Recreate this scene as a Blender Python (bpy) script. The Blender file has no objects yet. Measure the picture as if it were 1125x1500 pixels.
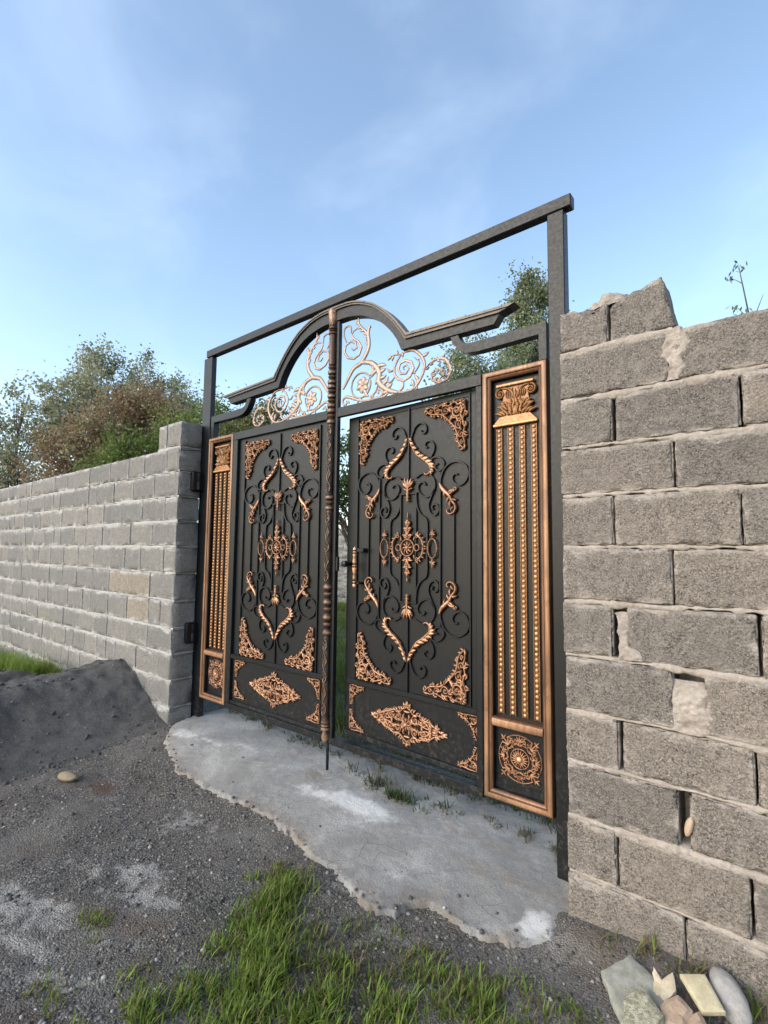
import bpy, math, random
import numpy as np
from mathutils import Matrix, Vector
random.seed(7); RNG = np.random.default_rng(11)
sc = bpy.context.scene; COL = sc.collection
R = math.radians; PI = math.pi

# ------------------------------------------------------------------ camera
cam = bpy.data.cameras.new('camera'); camo = bpy.data.objects.new('camera', cam); COL.objects.link(camo)
cam.sensor_fit = 'HORIZONTAL'; cam.sensor_width = 36.0; cam.lens = 740.84/1125*36
cam.clip_start = 0.05; cam.clip_end = 3000
rt = (0.77548933, 0.63126644, 0.01090807); dn = (-0.04206183, 0.0688948, -0.99673683); fw = (-0.62995802, 0.77249996, 0.0799794)
camo.matrix_world = Matrix(((rt[0], -dn[0], -fw[0], 2.343), (rt[1], -dn[1], -fw[1], -2.13), (rt[2], -dn[2], -fw[2], 1.45), (0, 0, 0, 1)))
sc.camera = camo

# ------------------------------------------------------------------ world, sun, exposure
SUN_EL, SUN_AZ = R(28), R(200)          # low soft light from behind the camera's left
sc.view_settings.view_transform = 'Standard'; sc.view_settings.look = 'None'
sc.view_settings.exposure = 1.42; sc.view_settings.gamma = 1.0
wd = bpy.data.worlds.new('World'); sc.world = wd; wd.use_nodes = True
nt = wd.node_tree; nt.nodes.clear()
def wn(t, **k):
    n = nt.nodes.new(t)
    for a, b in k.items(): setattr(n, a, b)
    return n
wo = wn('ShaderNodeOutputWorld'); bg = wn('ShaderNodeBackground'); sky = wn('ShaderNodeTexSky')
sky.sky_type = 'NISHITA'; sky.sun_disc = False; sky.sun_elevation = SUN_EL; sky.sun_rotation = SUN_AZ
sky.air_density = 1.0; sky.dust_density = 1.3; sky.ozone_density = 1.15; sky.altitude = 100
bg.inputs['Strength'].default_value = 0.135
tc = wn('ShaderNodeTexCoord'); mp = wn('ShaderNodeMapping'); mp.inputs['Scale'].default_value = (1.5, 1.5, 2.0)
mp.inputs['Location'].default_value = (2.3, 1.35, 0.9)
nz = wn('ShaderNodeTexNoise'); nz.inputs['Scale'].default_value = 2.1; nz.inputs['Detail'].default_value = 7; nz.inputs['Roughness'].default_value = 0.52
nz.inputs['Distortion'].default_value = 0.3
rm = wn('ShaderNodeMapRange'); rm.interpolation_type = 'SMOOTHSTEP'
rm.inputs['From Min'].default_value = 0.44; rm.inputs['From Max'].default_value = 0.74; rm.inputs['To Max'].default_value = 0.085
mx = wn('ShaderNodeMix', data_type='RGBA'); mx.inputs[7].default_value = (6.6, 6.9, 7.6, 1)
nt.links.new(tc.outputs['Generated'], mp.inputs['Vector']); nt.links.new(mp.outputs[0], nz.inputs['Vector'])
nt.links.new(nz.outputs['Fac'], rm.inputs['Value']); nt.links.new(rm.outputs[0], mx.inputs[0])
tn = wn('ShaderNodeMix', data_type='RGBA', blend_type='MULTIPLY'); tn.inputs[0].default_value = 1; tn.inputs[7].default_value = (1.13, 1.105, 1.02, 1); nt.links.new(sky.outputs[0], tn.inputs[6]); nt.links.new(tn.outputs[2], mx.inputs[6]); nt.links.new(mx.outputs[2], bg.inputs['Color']); nt.links.new(bg.outputs[0], wo.inputs['Surface'])
sl = bpy.data.lights.new('sun', 'SUN'); sl.energy = 0.6; sl.angle = R(40); sl.color = (1.0, 0.955, 0.90)
so = bpy.data.objects.new('sun', sl); COL.objects.link(so)
# sky rotation r puts the sun at azimuth r clockwise from +Y
sd = Vector((math.sin(SUN_AZ)*math.cos(SUN_EL), math.cos(SUN_AZ)*math.cos(SUN_EL), math.sin(SUN_EL)))
so.rotation_euler = sd.to_track_quat('Z', 'Y').to_euler()

# ------------------------------------------------------------------ noise in numpy
_P = np.random.default_rng(3).random((64, 64, 64)).astype(np.float32)
def vnoise(x, y, z=0.0):
    x = np.asarray(x, float); y = np.asarray(y, float); z = np.asarray(z, float) + 0*x
    xi, yi, zi = np.floor(x).astype(int), np.floor(y).astype(int), np.floor(z).astype(int)
    fx, fy, fz = x-xi, y-yi, z-zi
    fx, fy, fz = fx*fx*(3-2*fx), fy*fy*(3-2*fy), fz*fz*(3-2*fz)
    def g(a, b, c): return _P[(xi+a) & 63, (yi+b) & 63, (zi+c) & 63]
    l = lambda a, b, t: a+(b-a)*t
    return l(l(l(g(0,0,0), g(1,0,0), fx), l(g(0,1,0), g(1,1,0), fx), fy), l(l(g(0,0,1), g(1,0,1), fx), l(g(0,1,1), g(1,1,1), fx), fy), fz)
def fbm(x, y, z=0.0, o=4):
    s, a, t = 0, 0.5, 0
    for i in range(o):
        s = s + a*vnoise(x*2**i+7.3*i, y*2**i+3.1*i, np.asarray(z)*2**i); t += a; a *= 0.5
    return s/t
def sstep(a, b, x):
    t = np.clip((x-a)/(b-a), 0, 1); return t*t*(3-2*t)

# ------------------------------------------------------------------ mesh builder
class MB:
    """collects vertices and faces, with two numbers per vertex: h (how far a relief stands up) and r (random)"""
    def __init__(s): s.v = []; s.f = []; s.h = []; s.r = []; s.smooth = True
    def add(s, vs, fs, h=0.0, r=0.0):
        b = len(s.v); s.v += [tuple(p) for p in vs]; s.f += [tuple(i+b for i in q) for q in fs]
        n = len(vs)
        s.h += list(h) if hasattr(h, '__len__') else [h]*n
        s.r += list(r) if hasattr(r, '__len__') else [r]*n
    def box(s, x0, x1, y0, y1, z0, z1, b=0.003, h=0.0, r=0.0):
        # a box with chamfered edges
        b = min(b, (x1-x0)/3, (y1-y0)/3, (z1-z0)/3)
        X, Y, Z = (x0, x1), (y0, y1), (z0, z1); vs = []; idx = {}
        for i in (0, 1):
            for j in (0, 1):
                for k in (0, 1):
                    si, sj, sk = 1-2*i, 1-2*j, 1-2*k
                    for a in range(3):
                        idx[i, j, k, a] = len(vs)
                        vs.append((X[i]+si*b*(a != 0), Y[j]+sj*b*(a != 1), Z[k]+sk*b*(a != 2)))
        fs = []
        for a in range(3):
            o = [q for q in range(3) if q != a]
            for e in (0, 1):
                q = []
                for (m, n) in ((0, 0), (1, 0), (1, 1), (0, 1)):
                    c = [0, 0, 0]; c[a] = e; c[o[0]] = m; c[o[1]] = n; q.append(idx[c[0], c[1], c[2], a])
                fs.append(q)
        for a in range(3):
            o = [q for q in range(3) if q != a]
            for m in (0, 1):
                for n in (0, 1):
                    c0 = [0, 0, 0]; c0[o[0]] = m; c0[o[1]] = n; c1 = list(c0); c1[a] = 1
                    fs.append((idx[(*c0, o[0])], idx[(*c1, o[0])], idx[(*c1, o[1])], idx[(*c0, o[1])]))
        for i in (0, 1):
            for j in (0, 1):
                for k in (0, 1): fs.append([idx[i, j, k, a] for a in range(3)])
        s.add(vs, fs, h, r)
    def prism(s, pts, y0, y1, h=0.0):
        # outline in (x, z) pulled from y0 to y1
        n = len(pts); vs = [(p[0], y0, p[1]) for p in pts]+[(p[0], y1, p[1]) for p in pts]
        s.add(vs, [tuple(range(n)), tuple(range(2*n-1, n-1, -1))]+[(i, n+i, n+(i+1) % n, (i+1) % n) for i in range(n)], h)
    def ribbon(s, top, bot, y0, y1, h=0.0):
        # band between two outlines of the same number of points (x, z)
        n = len(top); vs = []
        for a, b in zip(top, bot): vs += [(a[0], y0, a[1]), (b[0], y0, b[1]), (b[0], y1, b[1]), (a[0], y1, a[1])]
        fs = [(0, 1, 2, 3), tuple(4*(n-1)+q for q in (3, 2, 1, 0))]
        for i in range(n-1):
            for q in range(4): fs.append((4*i+q, 4*i+4+q, 4*i+4+(q+1) % 4, 4*i+(q+1) % 4))
        s.add(vs, fs, h)
    def strip(s, pts, w, hh, base=0.0, surf=None, full=False, hs=1.0):
        # raised half-round moulding along a path in (x, z); stands up towards -y
        p = np.array(pts, float); n = len(p)
        d = np.gradient(p, axis=0); d /= np.maximum(np.linalg.norm(d, axis=1), 1e-9)[:, None]
        nn = np.stack([-d[:, 1], d[:, 0]], 1)
        t = np.linspace(0, 1, n)
        ws = np.array([w(x) for x in t]) if callable(w) else np.full(n, w)
        prof = ((-1, 0, .0), (-.70, .66, .36), (0, 1, 1), (.70, .66, .36), (1, 0, .0))
        if full: prof = prof + ((.72, -.72, .3), (0, -1, .3), (-.72, -.72, .3))
        k = len(prof); vs = []; hv = []
        wm = max(ws.max(), 1e-6)
        for i in range(n):
            for a, b, c in prof:
                q = p[i]+nn[i]*a*ws[i]; y = -(base+hh*b*(.45+.55*ws[i]/wm))
                if surf: y += surf(q[0])
                vs.append((q[0], y, q[1])); hv.append(c*hs)
        m = k if full else k-1
        s.add(vs, [(i*k+j, (i+1)*k+j, (i+1)*k+(j+1) % k, i*k+(j+1) % k) for i in range(n-1) for j in range(m)], hv)
    def bar(s, pts, w, depth):
        # flat iron bar bent along a path in (x, z): width w, standing depth towards -y
        p = np.array(pts, float); n = len(p)
        d = np.gradient(p, axis=0); d /= np.maximum(np.linalg.norm(d, axis=1), 1e-9)[:, None]
        nn = np.stack([-d[:, 1], d[:, 0]], 1); vs = []; prof = ((-1, 0), (-1, .85), (-.7, 1), (.7, 1), (1, .85), (1, 0))
        for i in range(n):
            for a, b in prof:
                q = p[i]+nn[i]*a*w; vs.append((q[0], -depth*b, q[1]))
        k = len(prof)
        fs = [(i*k+j, (i+1)*k+j, (i+1)*k+(j+1) % k, i*k+(j+1) % k) for i in range(n-1) for j in range(k)]
        s.add(vs, fs+[tuple(range(k)), tuple((n-1)*k+j for j in range(k-1, -1, -1))])
    def lathe(s, prof, seg=20, c=(0, 0), axis='z', h=None):
        # prof: (height, radius, relief)
        vs = []; hv = []
        for z, r, hh in prof:
            for i in range(seg):
                a = 2*PI*i/seg; u, v = r*math.cos(a), r*math.sin(a)
                vs.append((c[0]+u, c[1]+v, z) if axis == 'z' else (c[0]+u, z, c[1]+v)); hv.append(hh)
        n = len(prof)
        fs = [(i*seg+j, i*seg+(j+1) % seg, (i+1)*seg+(j+1) % seg, (i+1)*seg+j) for i in range(n-1) for j in range(seg)]
        s.add(vs, fs+[tuple(range(seg-1, -1, -1)), tuple((n-1)*seg+j for j in range(seg))], hv)
    def tube(s, pts, rad, seg=6, r=0.0):
        p = [Vector(q) for q in pts]; n = len(p); vs = []
        for i in range(n):
            d = (p[min(i+1, n-1)]-p[max(i-1, 0)]).normalized()
            a = d.orthogonal().normalized(); b = d.cross(a); rr = rad[i] if hasattr(rad, '__len__') else rad
            for j in range(seg):
                t = 2*PI*j/seg; vs.append(p[i]+a*math.cos(t)*rr+b*math.sin(t)*rr)
        s.add(vs, [(i*seg+j, i*seg+(j+1) % seg, (i+1)*seg+(j+1) % seg, (i+1)*seg+j) for i in range(n-1) for j in range(seg)]+[tuple(range(seg-1, -1, -1)), tuple((n-1)*seg+j for j in range(seg))], 0.0, r)
    def mesh(s, name, mat):
        me = bpy.data.meshes.new(name); me.from_pydata(s.v, [], s.f)
        for nm, dat in (('hgt', s.h), ('rnd', s.r)):
            at = me.attributes.new(nm, 'FLOAT', 'POINT'); at.data.foreach_set('value', np.array(dat, np.float32))
        if s.smooth:
            me.polygons.foreach_set('use_smooth', [True]*len(me.polygons))
            try: me.set_sharp_from_angle(angle=R(38))
            except Exception: pass
        me.materials.append(mat); me.update(); return me
    def build(s, name, mat, parent=None, loc=(0, 0, 0)): return obj(name, s.mesh(name, mat), parent, loc)
def obj(name, me, parent=None, loc=(0, 0, 0), scale=(1, 1, 1), rot=(0, 0, 0)):
    o = bpy.data.objects.new(name, me); COL.objects.link(o); o.location = loc; o.scale = scale; o.rotation_euler = rot
    if parent: o.parent = parent
    return o
def tag(o, label=None, cat=None, group=None, kind=None):
    for k, v in (('label', label), ('category', cat), ('group', group), ('kind', kind)):
        if v: o[k] = v
    return o
def npmesh(name, V, F, mat, attrs=(), smooth=True):
    """mesh straight from arrays; F is (n,3) or (n,4)"""
    me = bpy.data.meshes.new(name); V = np.asarray(V, np.float32); F = np.asarray(F, np.int32)
    me.vertices.add(len(V)); me.vertices.foreach_set('co', V.ravel())
    k = F.shape[1]; me.loops.add(F.size); me.loops.foreach_set('vertex_index', F.ravel())
    me.polygons.add(len(F)); me.polygons.foreach_set('loop_start', np.arange(0, F.size, k, dtype=np.int32))
    me.polygons.foreach_set('loop_total', np.full(len(F), k, np.int32))
    if smooth: me.polygons.foreach_set('use_smooth', np.ones(len(F), bool))
    for nm, dat in attrs:
        at = me.attributes.new(nm, 'FLOAT', 'POINT'); at.data.foreach_set('value', np.asarray(dat, np.float32))
    me.materials.append(mat); me.update(calc_edges=True); me.validate(); return me
def cr(pts, n=6):
    """smooth curve through points"""
    p = np.array(pts, float); p = np.vstack([2*p[0]-p[1], p, 2*p[-1]-p[-2]]); out = []
    for i in range(1, len(p)-2):
        for t in np.arange(n)/n:
            a, b, c, d = p[i-1:i+3]
            out.append(.5*((2*b)+(-a+c)*t+(2*a-5*b+4*c-d)*t*t+(-a+3*b-3*c+d)*t**3))
    return np.array(out+[p[-2]])
def spiral(cx, cz, r0, r1, a0, a1, n=26):
    t = np.linspace(0, 1, n); a = R(a0)+(R(a1)-R(a0))*t; r = r0+(r1-r0)*t**.8
    return np.stack([cx+r*np.cos(a), cz+r*np.sin(a)], 1)

# ------------------------------------------------------------------ materials
def mat(name):
    m = bpy.data.materials.new(name); m.use_nodes = True; n = m.node_tree; b = n.nodes['Principled BSDF']
    return m, n, b
class NT:
    def __init__(s, n): s.n = n
    def new(s, t, **k):
        a = s.n.nodes.new(t)
        for q, v in k.items(): setattr(a, q, v)
        return a
    def link(s, a, b): s.n.links.new(a, b)
    def coord(s): return s.new('ShaderNodeTexCoord').outputs['Object']
    def geo(s): return s.new('ShaderNodeNewGeometry').outputs['Position']
    def attr(s, nm): return s.new('ShaderNodeAttribute', attribute_name=nm).outputs['Fac']
    def noise(s, vec, scale, detail=4, rough=.55, dist=0.0):
        a = s.new('ShaderNodeTexNoise'); a.inputs['Scale'].default_value = scale; a.inputs['Detail'].default_value = detail
        a.inputs['Roughness'].default_value = rough; a.inputs['Distortion'].default_value = dist; s.link(vec, a.inputs['Vector']); return a.outputs['Fac']
    def mapping(s, vec, sc=(1, 1, 1)):
        a = s.new('ShaderNodeMapping'); a.inputs['Scale'].default_value = sc; s.link(vec, a.inputs['Vector']); return a.outputs[0]
    def voro(s, vec, scale, out='Distance', feature='F1'):
        a = s.new('ShaderNodeTexVoronoi', feature=feature); a.inputs['Scale'].default_value = scale; s.link(vec, a.inputs['Vector']); return a.outputs[out]
    def rng(s, v, a, b, c=0.0, d=1.0):
        m = s.new('ShaderNodeMapRange', interpolation_type='SMOOTHSTEP')
        for i, x in zip(('From Min', 'From Max', 'To Min', 'To Max'), (a, b, c, d)): m.inputs[i].default_value = x
        s.link(v, m.inputs['Value']); return m.outputs[0]
    def ramp(s, v, stops):
        a = s.new('ShaderNodeValToRGB'); e = a.color_ramp.elements
        while len(e) < len(stops): e.new(.5)
        for q, (p, c) in zip(e, stops): q.position = p; q.color = (*c, 1)
        s.link(v, a.inputs['Fac']); return a.outputs['Color']
    def mix(s, f, a, b, mode='MIX'):
        m = s.new('ShaderNodeMix', data_type='RGBA', blend_type=mode)
        if isinstance(f, (int, float)): m.inputs[0].default_value = f
        else: s.link(f, m.inputs[0])
        for i, x in ((6, a), (7, b)):
            if isinstance(x, tuple): m.inputs[i].default_value = (*x, 1)
            else: s.link(x, m.inputs[i])
        return m.outputs[2]
    def math(s, op, a, b=None):
        m = s.new('ShaderNodeMath', operation=op)
        for i, x in enumerate((a, b)):
            if x is None: continue
            if isinstance(x, (int, float)): m.inputs[i].default_value = x
            else: s.link(x, m.inputs[i])
        return m.outputs[0]
    def math_vec(s, c, _):
        # the position, wobbled by noise
        a = s.new('ShaderNodeTexNoise'); a.inputs['Scale'].default_value = 5; s.link(c, a.inputs['Vector']); m = s.new('ShaderNodeVectorMath', operation='MULTIPLY_ADD')
        s.link(a.outputs['Color'], m.inputs[0]); m.inputs[1].default_value = (.25, .25, .25); s.link(c, m.inputs[2]); return m.outputs[0]
    def bump(s, h, dist, st=1.0, prev=None):
        b = s.new('ShaderNodeBump'); b.inputs['Distance'].default_value = dist; b.inputs['Strength'].default_value = st
        s.link(h, b.inputs['Height'])
        if prev: s.link(prev, b.inputs['Normal'])
        return b.outputs[0]
def done(m, n, b, color=None, rough=.8, normal=None, metal=0.0, spec=.5):
    if isinstance(color, tuple): b.inputs['Base Color'].default_value = (*color, 1)
    elif color: n.link(color, b.inputs['Base Color'])
    if isinstance(rough, float): b.inputs['Roughness'].default_value = rough
    else: n.link(rough, b.inputs['Roughness'])
    if normal: n.link(normal, b.inputs['Normal'])
    b.inputs['Metallic'].default_value = metal; b.inputs['Specular IOR Level'].default_value = spec
    return m
def m_iron():
    m, n, b = mat('black_paint'); n = NT(n); c = n.geo()
    dust = n.rng(n.noise(c, 5.0, 6, .65), .45, .8)
    fine = n.noise(c, 60, 4)
    col = n.mix(n.math('MULTIPLY', dust, .14), (.0062, .0075, .0092), (.021, .021, .0205))
    sz = n.new('ShaderNodeSeparateXYZ'); n.link(c, sz.inputs[0]); spl = n.math('MULTIPLY', n.rng(sz.outputs['Z'], .25, .75, 1, 0), n.rng(n.noise(c, 38, 5, .7), .5, .66)); col = n.mix(n.math('MULTIPLY', spl, .5), col, (.075, .068, .06))
    drips = n.rng(n.noise(n.mapping(c, (28, 28, 1.2)), 1.0, 3), .62, .82)
    col = n.mix(n.math('MULTIPLY', drips, .2), col, (.045, .044, .042))
    return done(m, n, b, col, n.rng(fine, .2, .8, .36, .52), n.bump(fine, .0006, .5), 0.0, .33)
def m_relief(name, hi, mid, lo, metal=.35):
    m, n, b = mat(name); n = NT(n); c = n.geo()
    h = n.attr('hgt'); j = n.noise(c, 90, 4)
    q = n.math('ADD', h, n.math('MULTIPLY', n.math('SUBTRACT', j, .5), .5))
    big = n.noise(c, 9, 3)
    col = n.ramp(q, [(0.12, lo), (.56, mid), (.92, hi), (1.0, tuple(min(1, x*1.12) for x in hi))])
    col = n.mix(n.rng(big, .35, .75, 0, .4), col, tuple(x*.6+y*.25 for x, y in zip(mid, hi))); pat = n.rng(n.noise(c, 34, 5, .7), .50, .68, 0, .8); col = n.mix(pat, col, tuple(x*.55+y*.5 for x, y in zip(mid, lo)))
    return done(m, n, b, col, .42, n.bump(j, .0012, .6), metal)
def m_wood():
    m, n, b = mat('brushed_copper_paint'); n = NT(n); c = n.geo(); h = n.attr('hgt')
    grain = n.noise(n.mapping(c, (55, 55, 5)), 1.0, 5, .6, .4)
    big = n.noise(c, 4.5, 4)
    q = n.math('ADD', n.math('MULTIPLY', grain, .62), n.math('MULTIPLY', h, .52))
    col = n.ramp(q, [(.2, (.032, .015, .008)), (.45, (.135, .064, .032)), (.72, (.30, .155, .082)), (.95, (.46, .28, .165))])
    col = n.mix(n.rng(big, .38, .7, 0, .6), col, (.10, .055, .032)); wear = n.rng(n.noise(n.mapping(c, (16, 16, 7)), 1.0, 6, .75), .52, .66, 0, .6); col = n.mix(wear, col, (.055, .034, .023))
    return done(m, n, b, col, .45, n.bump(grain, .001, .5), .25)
def m_block(name, base, dark, lite, smear=.35, smcol=(.44, .395, .35)):
    m, n, b = mat(name); n = NT(n); c = n.geo(); r = n.attr('rnd'); v = n.attr('hgt')
    sp = n.noise(c, 210, 3, .7); agg = n.voro(c, 95); med = n.noise(c, 22, 5, .65); big = n.noise(c, 3.2, 4)
    pit = n.rng(n.voro(c, 60), .0, .22)
    vc = n.new('ShaderNodeSeparateColor'); n.link(n.voro(c, 190, 'Color'), vc.inputs[0])
    col = n.mix(n.rng(sp, .36, .64), dark, base); col = n.mix(n.math('MULTIPLY', n.rng(vc.outputs[0], .6, 1.0, 0, .8), n.rng(n.noise(c, 6, 3), .3, .6, .35, 1)), col, tuple(x*.36 for x in dark)); col = n.mix(n.rng(vc.outputs[1], .8, 1.0, 0, .4), col, tuple(x*1.35 for x in lite))
    col = n.mix(n.rng(med, .42, .75, 0, .55), col, lite)
    col = n.mix(n.rng(big, .35, .75, 0, .3), col, tuple(x*.72 for x in base))
    grit = n.rng(n.noise(c, 330, 1), .70, .76)
    col = n.mix(n.math('MULTIPLY', grit, .6), col, tuple(min(.8, x*1.9) for x in lite))
    tone = n.ramp(r, [(0, (.66, .67, .68)), (.3, (.88, .885, .885)), (.62, (1, .985, .955)), (.93, (1.18, 1.15, 1.10)), (.965, (1.2, 1.06, .86)), (1, (1.25, 1.08, .85))])
    stn = n.rng(n.noise(n.mapping(c, (6, 6, 2)), 1.0, 5, .65), .5, .72, 0, .45); col = n.mix(stn, col, tuple(x*.62 for x in base))
    col = n.mix(1.0, col, tone, 'MULTIPLY')
    # mortar wiped over the faces near the beds
    sm = n.math('ADD', n.noise(n.mapping(c, (5, 5, 11)), 1.0, 6, .75), n.math('MULTIPLY', v, .27))
    col = n.mix(n.rng(sm, .62, .80, 0, smear), col, smcol)
    h = n.math('ADD', n.math('MULTIPLY', sp, .6), n.math('MULTIPLY', agg, .6))
    pt = n.math('MULTIPLY', n.rng(n.voro(c, 88), .10, .26, 1, 0), n.rng(n.noise(c, 30, 3), .50, .58)); col = n.mix(n.math('MULTIPLY', pt, .8), col, tuple(x*.3 for x in dark))
    nb = n.bump(h, .007, .9); nb = n.bump(pit, .003, .6, nb)
    return done(m, n, b, col, .93, nb, 0, .2)
def m_mortar(name, col0, col1):
    m, n, b = mat(name); n = NT(n); c = n.geo(); s1 = n.noise(c, 70, 5, .7); s2 = n.noise(c, 9, 4)
    col = n.mix(n.rng(s1, .3, .7), col0, col1); col = n.mix(n.rng(s2, .4, .7, 0, .5), col, tuple(x*.7 for x in col0))
    return done(m, n, b, col, .95, n.bump(s1, .008, .9), 0, .2)
def m_ground():
    m, n, b = mat('gravel_soil'); n = NT(n); c = n.geo()
    v1 = n.voro(c, 130, 'Color'); d1 = n.voro(c, 130); sep = n.new('ShaderNodeSeparateColor'); n.link(v1, sep.inputs[0])
    v2 = n.voro(c, 240, 'Color'); sep2 = n.new('ShaderNodeSeparateColor'); n.link(v2, sep2.inputs[0])
    peb = n.ramp(sep.outputs[0], [(0, (.04, .037, .035)), (.4, (.088, .083, .078)), (.75, (.15, .142, .133)), (.93, (.21, .20, .19)), (1, (.38, .365, .345))])
    fin = n.ramp(sep2.outputs[1], [(0, (.045, .041, .038)), (.6, (.112, .104, .097)), (.92, (.18, .17, .16)), (1, (.36, .345, .32))])
    col = n.mix(n.rng(n.noise(c, 7, 5), .4, .62), peb, fin)
    mud = n.rng(n.noise(c, 2.3, 6, .65), .46, .7)
    col = n.mix(n.math('MULTIPLY', mud, .45), col, (.08, .068, .058))
    pale = n.attr('pale'); br = n.noise(c, 26, 6, .7)
    br2 = n.noise(c, 7.5, 6, .7, .8); pm = n.rng(n.math('ADD', n.math('MULTIPLY', pale, .9), n.math('ADD', n.math('MULTIPLY', n.math('SUBTRACT', br, .5), .9), n.math('MULTIPLY', n.math('SUBTRACT', br2, .5), 2.6))), .40, .85)
    col = n.mix(n.math('MULTIPLY', pm, .82), col, n.mix(sep2.outputs[0], (.25, .243, .23), (.43, .42, .40)))
    brown = n.attr('brown'); bm = n.rng(n.math('ADD', brown, n.math('MULTIPLY', n.math('SUBTRACT', br, .5), .9)), .3, .8)
    col = n.mix(n.math('MULTIPLY', bm, .8), col, n.mix(br, (.042, .028, .018), (.10, .062, .042)))
    green = n.attr('green'); col = n.mix(n.math('MULTIPLY', green, n.rng(br, .35, .65)), col, (.035, .055, .014))
    dust = n.rng(n.noise(c, 1.7, 7, .7, .6), .44, .66); col = n.mix(n.math('MULTIPLY', dust, .55), col, n.mix(sep2.outputs[0], (.15, .142, .132), (.23, .22, .205)))
    col = n.mix(1.0, col, (1.02, .99, .94), 'MULTIPLY')
    h = n.math('ADD', n.math('MULTIPLY', d1, -.8), n.math('MULTIPLY', n.noise(c, 160, 4), .7))
    nb = n.bump(h, .008, .8)
    return done(m, n, b, col, .92, nb, 0, .2)
def m_slab():
    m, n, b = mat('rough_concrete'); n = NT(n); c = n.geo()
    big = n.noise(c, 3.2, 6, .62); fine = n.noise(c, 120, 4, .7); med = n.noise(c, 16, 5, .65)
    col = n.mix(n.rng(big, .35, .7), (.28, .268, .247), (.46, .445, .412)); col = n.mix(n.rng(n.noise(c, 1.3, 6, .7), .4, .62, 0, .55), col, (.20, .192, .18)); col = n.mix(n.rng(fine, .35, .7, 0, .5), col, (.14, .137, .13))
    pale = n.attr('pale'); pm = n.rng(n.math('ADD', pale, n.math('MULTIPLY', n.math('SUBTRACT', med, .5), 1.2)), .35, .85)
    col = n.mix(pm, col, (.56, .545, .515))
    brown = n.attr('brown'); col = n.mix(n.math('MULTIPLY', brown, n.rng(med, .3, .6)), col, (.2, .155, .11))
    pits = n.rng(n.voro(c, 34), .0, .14); pp = n.rng(n.noise(c, 11, 3), .5, .62)
    sp = n.math('MULTIPLY', n.math('SUBTRACT', 1.0, pits), pp); col = n.mix(sp, col, (.07, .066, .06))
    ck = n.rng(n.voro(n.mapping(n.math_vec(c, n), (1, 1, 1)), 2.3, 'Distance', 'DISTANCE_TO_EDGE'), .0, .006, 1, 0); ck = n.math('MULTIPLY', ck, n.rng(n.noise(c, 2.2, 3), .5, .6)); col = n.mix(n.math('MULTIPLY', ck, .7), col, (.07, .065, .06))
    grit = n.rng(n.noise(c, 260, 2), .66, .72); col = n.mix(n.math('MULTIPLY', grit, .45), col, (.10, .096, .09))
    nb = n.bump(n.math('ADD', fine, n.math('MULTIPLY', med, 1.6)), .006, .7)
    return done(m, n, b, col, .9, nb, 0, .25)
def m_leaf(name, stops, trans=.25, rough=.55):
    m, n, b = mat(name); n = NT(n); r = n.attr('rnd')
    col = n.ramp(r, stops); done(m, n, b, col, rough, None, 0, .3)
    tr = n.new('ShaderNodeBsdfTranslucent'); n.link(col, tr.inputs['Color']); ms = n.new('ShaderNodeMixShader'); ms.inputs[0].default_value = trans
    out = n.n.nodes['Material Output']; n.link(b.outputs[0], ms.inputs[1]); n.link(tr.outputs[0], ms.inputs[2]); n.link(ms.outputs[0], out.inputs['Surface'])
    return m
def m_stone(name, c0, c1, scale=30, rough=.85, bd=.003):
    m, n, b = mat(name); n = NT(n); c = n.geo(); a = n.noise(c, scale, 6, .65); f = n.noise(c, 190, 3)
    col = n.mix(n.rng(a, .32, .7), c0, c1); col = n.mix(n.rng(f, .55, .8, 0, .35), col, tuple(x*.6 for x in c0))
    return done(m, n, b, col, rough, n.bump(n.math('ADD', a, f), bd, .7), 0, .3)
IRON = m_iron()
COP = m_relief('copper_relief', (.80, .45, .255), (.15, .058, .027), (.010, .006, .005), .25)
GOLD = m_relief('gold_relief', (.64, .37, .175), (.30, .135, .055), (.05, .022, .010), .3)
AST = m_relief('dark_copper_relief', (.36, .215, .135), (.07, .036, .024), (.011, .010, .010), .3)
FIL = m_relief('weathered_copper', (.46, .32, .245), (.30, .225, .19), (.12, .10, .095), .2)
TRIM = m_relief('brushed_trim', (.12, .09, .065), (.032, .028, .025), (.012, .012, .013), .3)
WOOD = m_wood()
BLKR = m_block('coarse_block', (.262, .231, .206), (.104, .093, .084), (.33, .292, .26), .6)
BLKL = m_block('grey_block', (.255, .247, .238), (.17, .165, .158), (.31, .298, .285), .9, (.43, .417, .40))
MORR = m_mortar('pink_mortar', (.33, .285, .245), (.45, .395, .35))
MORL = m_mortar('grey_mortar', (.38, .367, .35), (.47, .455, .435))
GRD = m_ground(); SLAB = m_slab()
BARK = m_stone('bark', (.06, .05, .042), (.13, .11, .09), 18)

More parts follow.
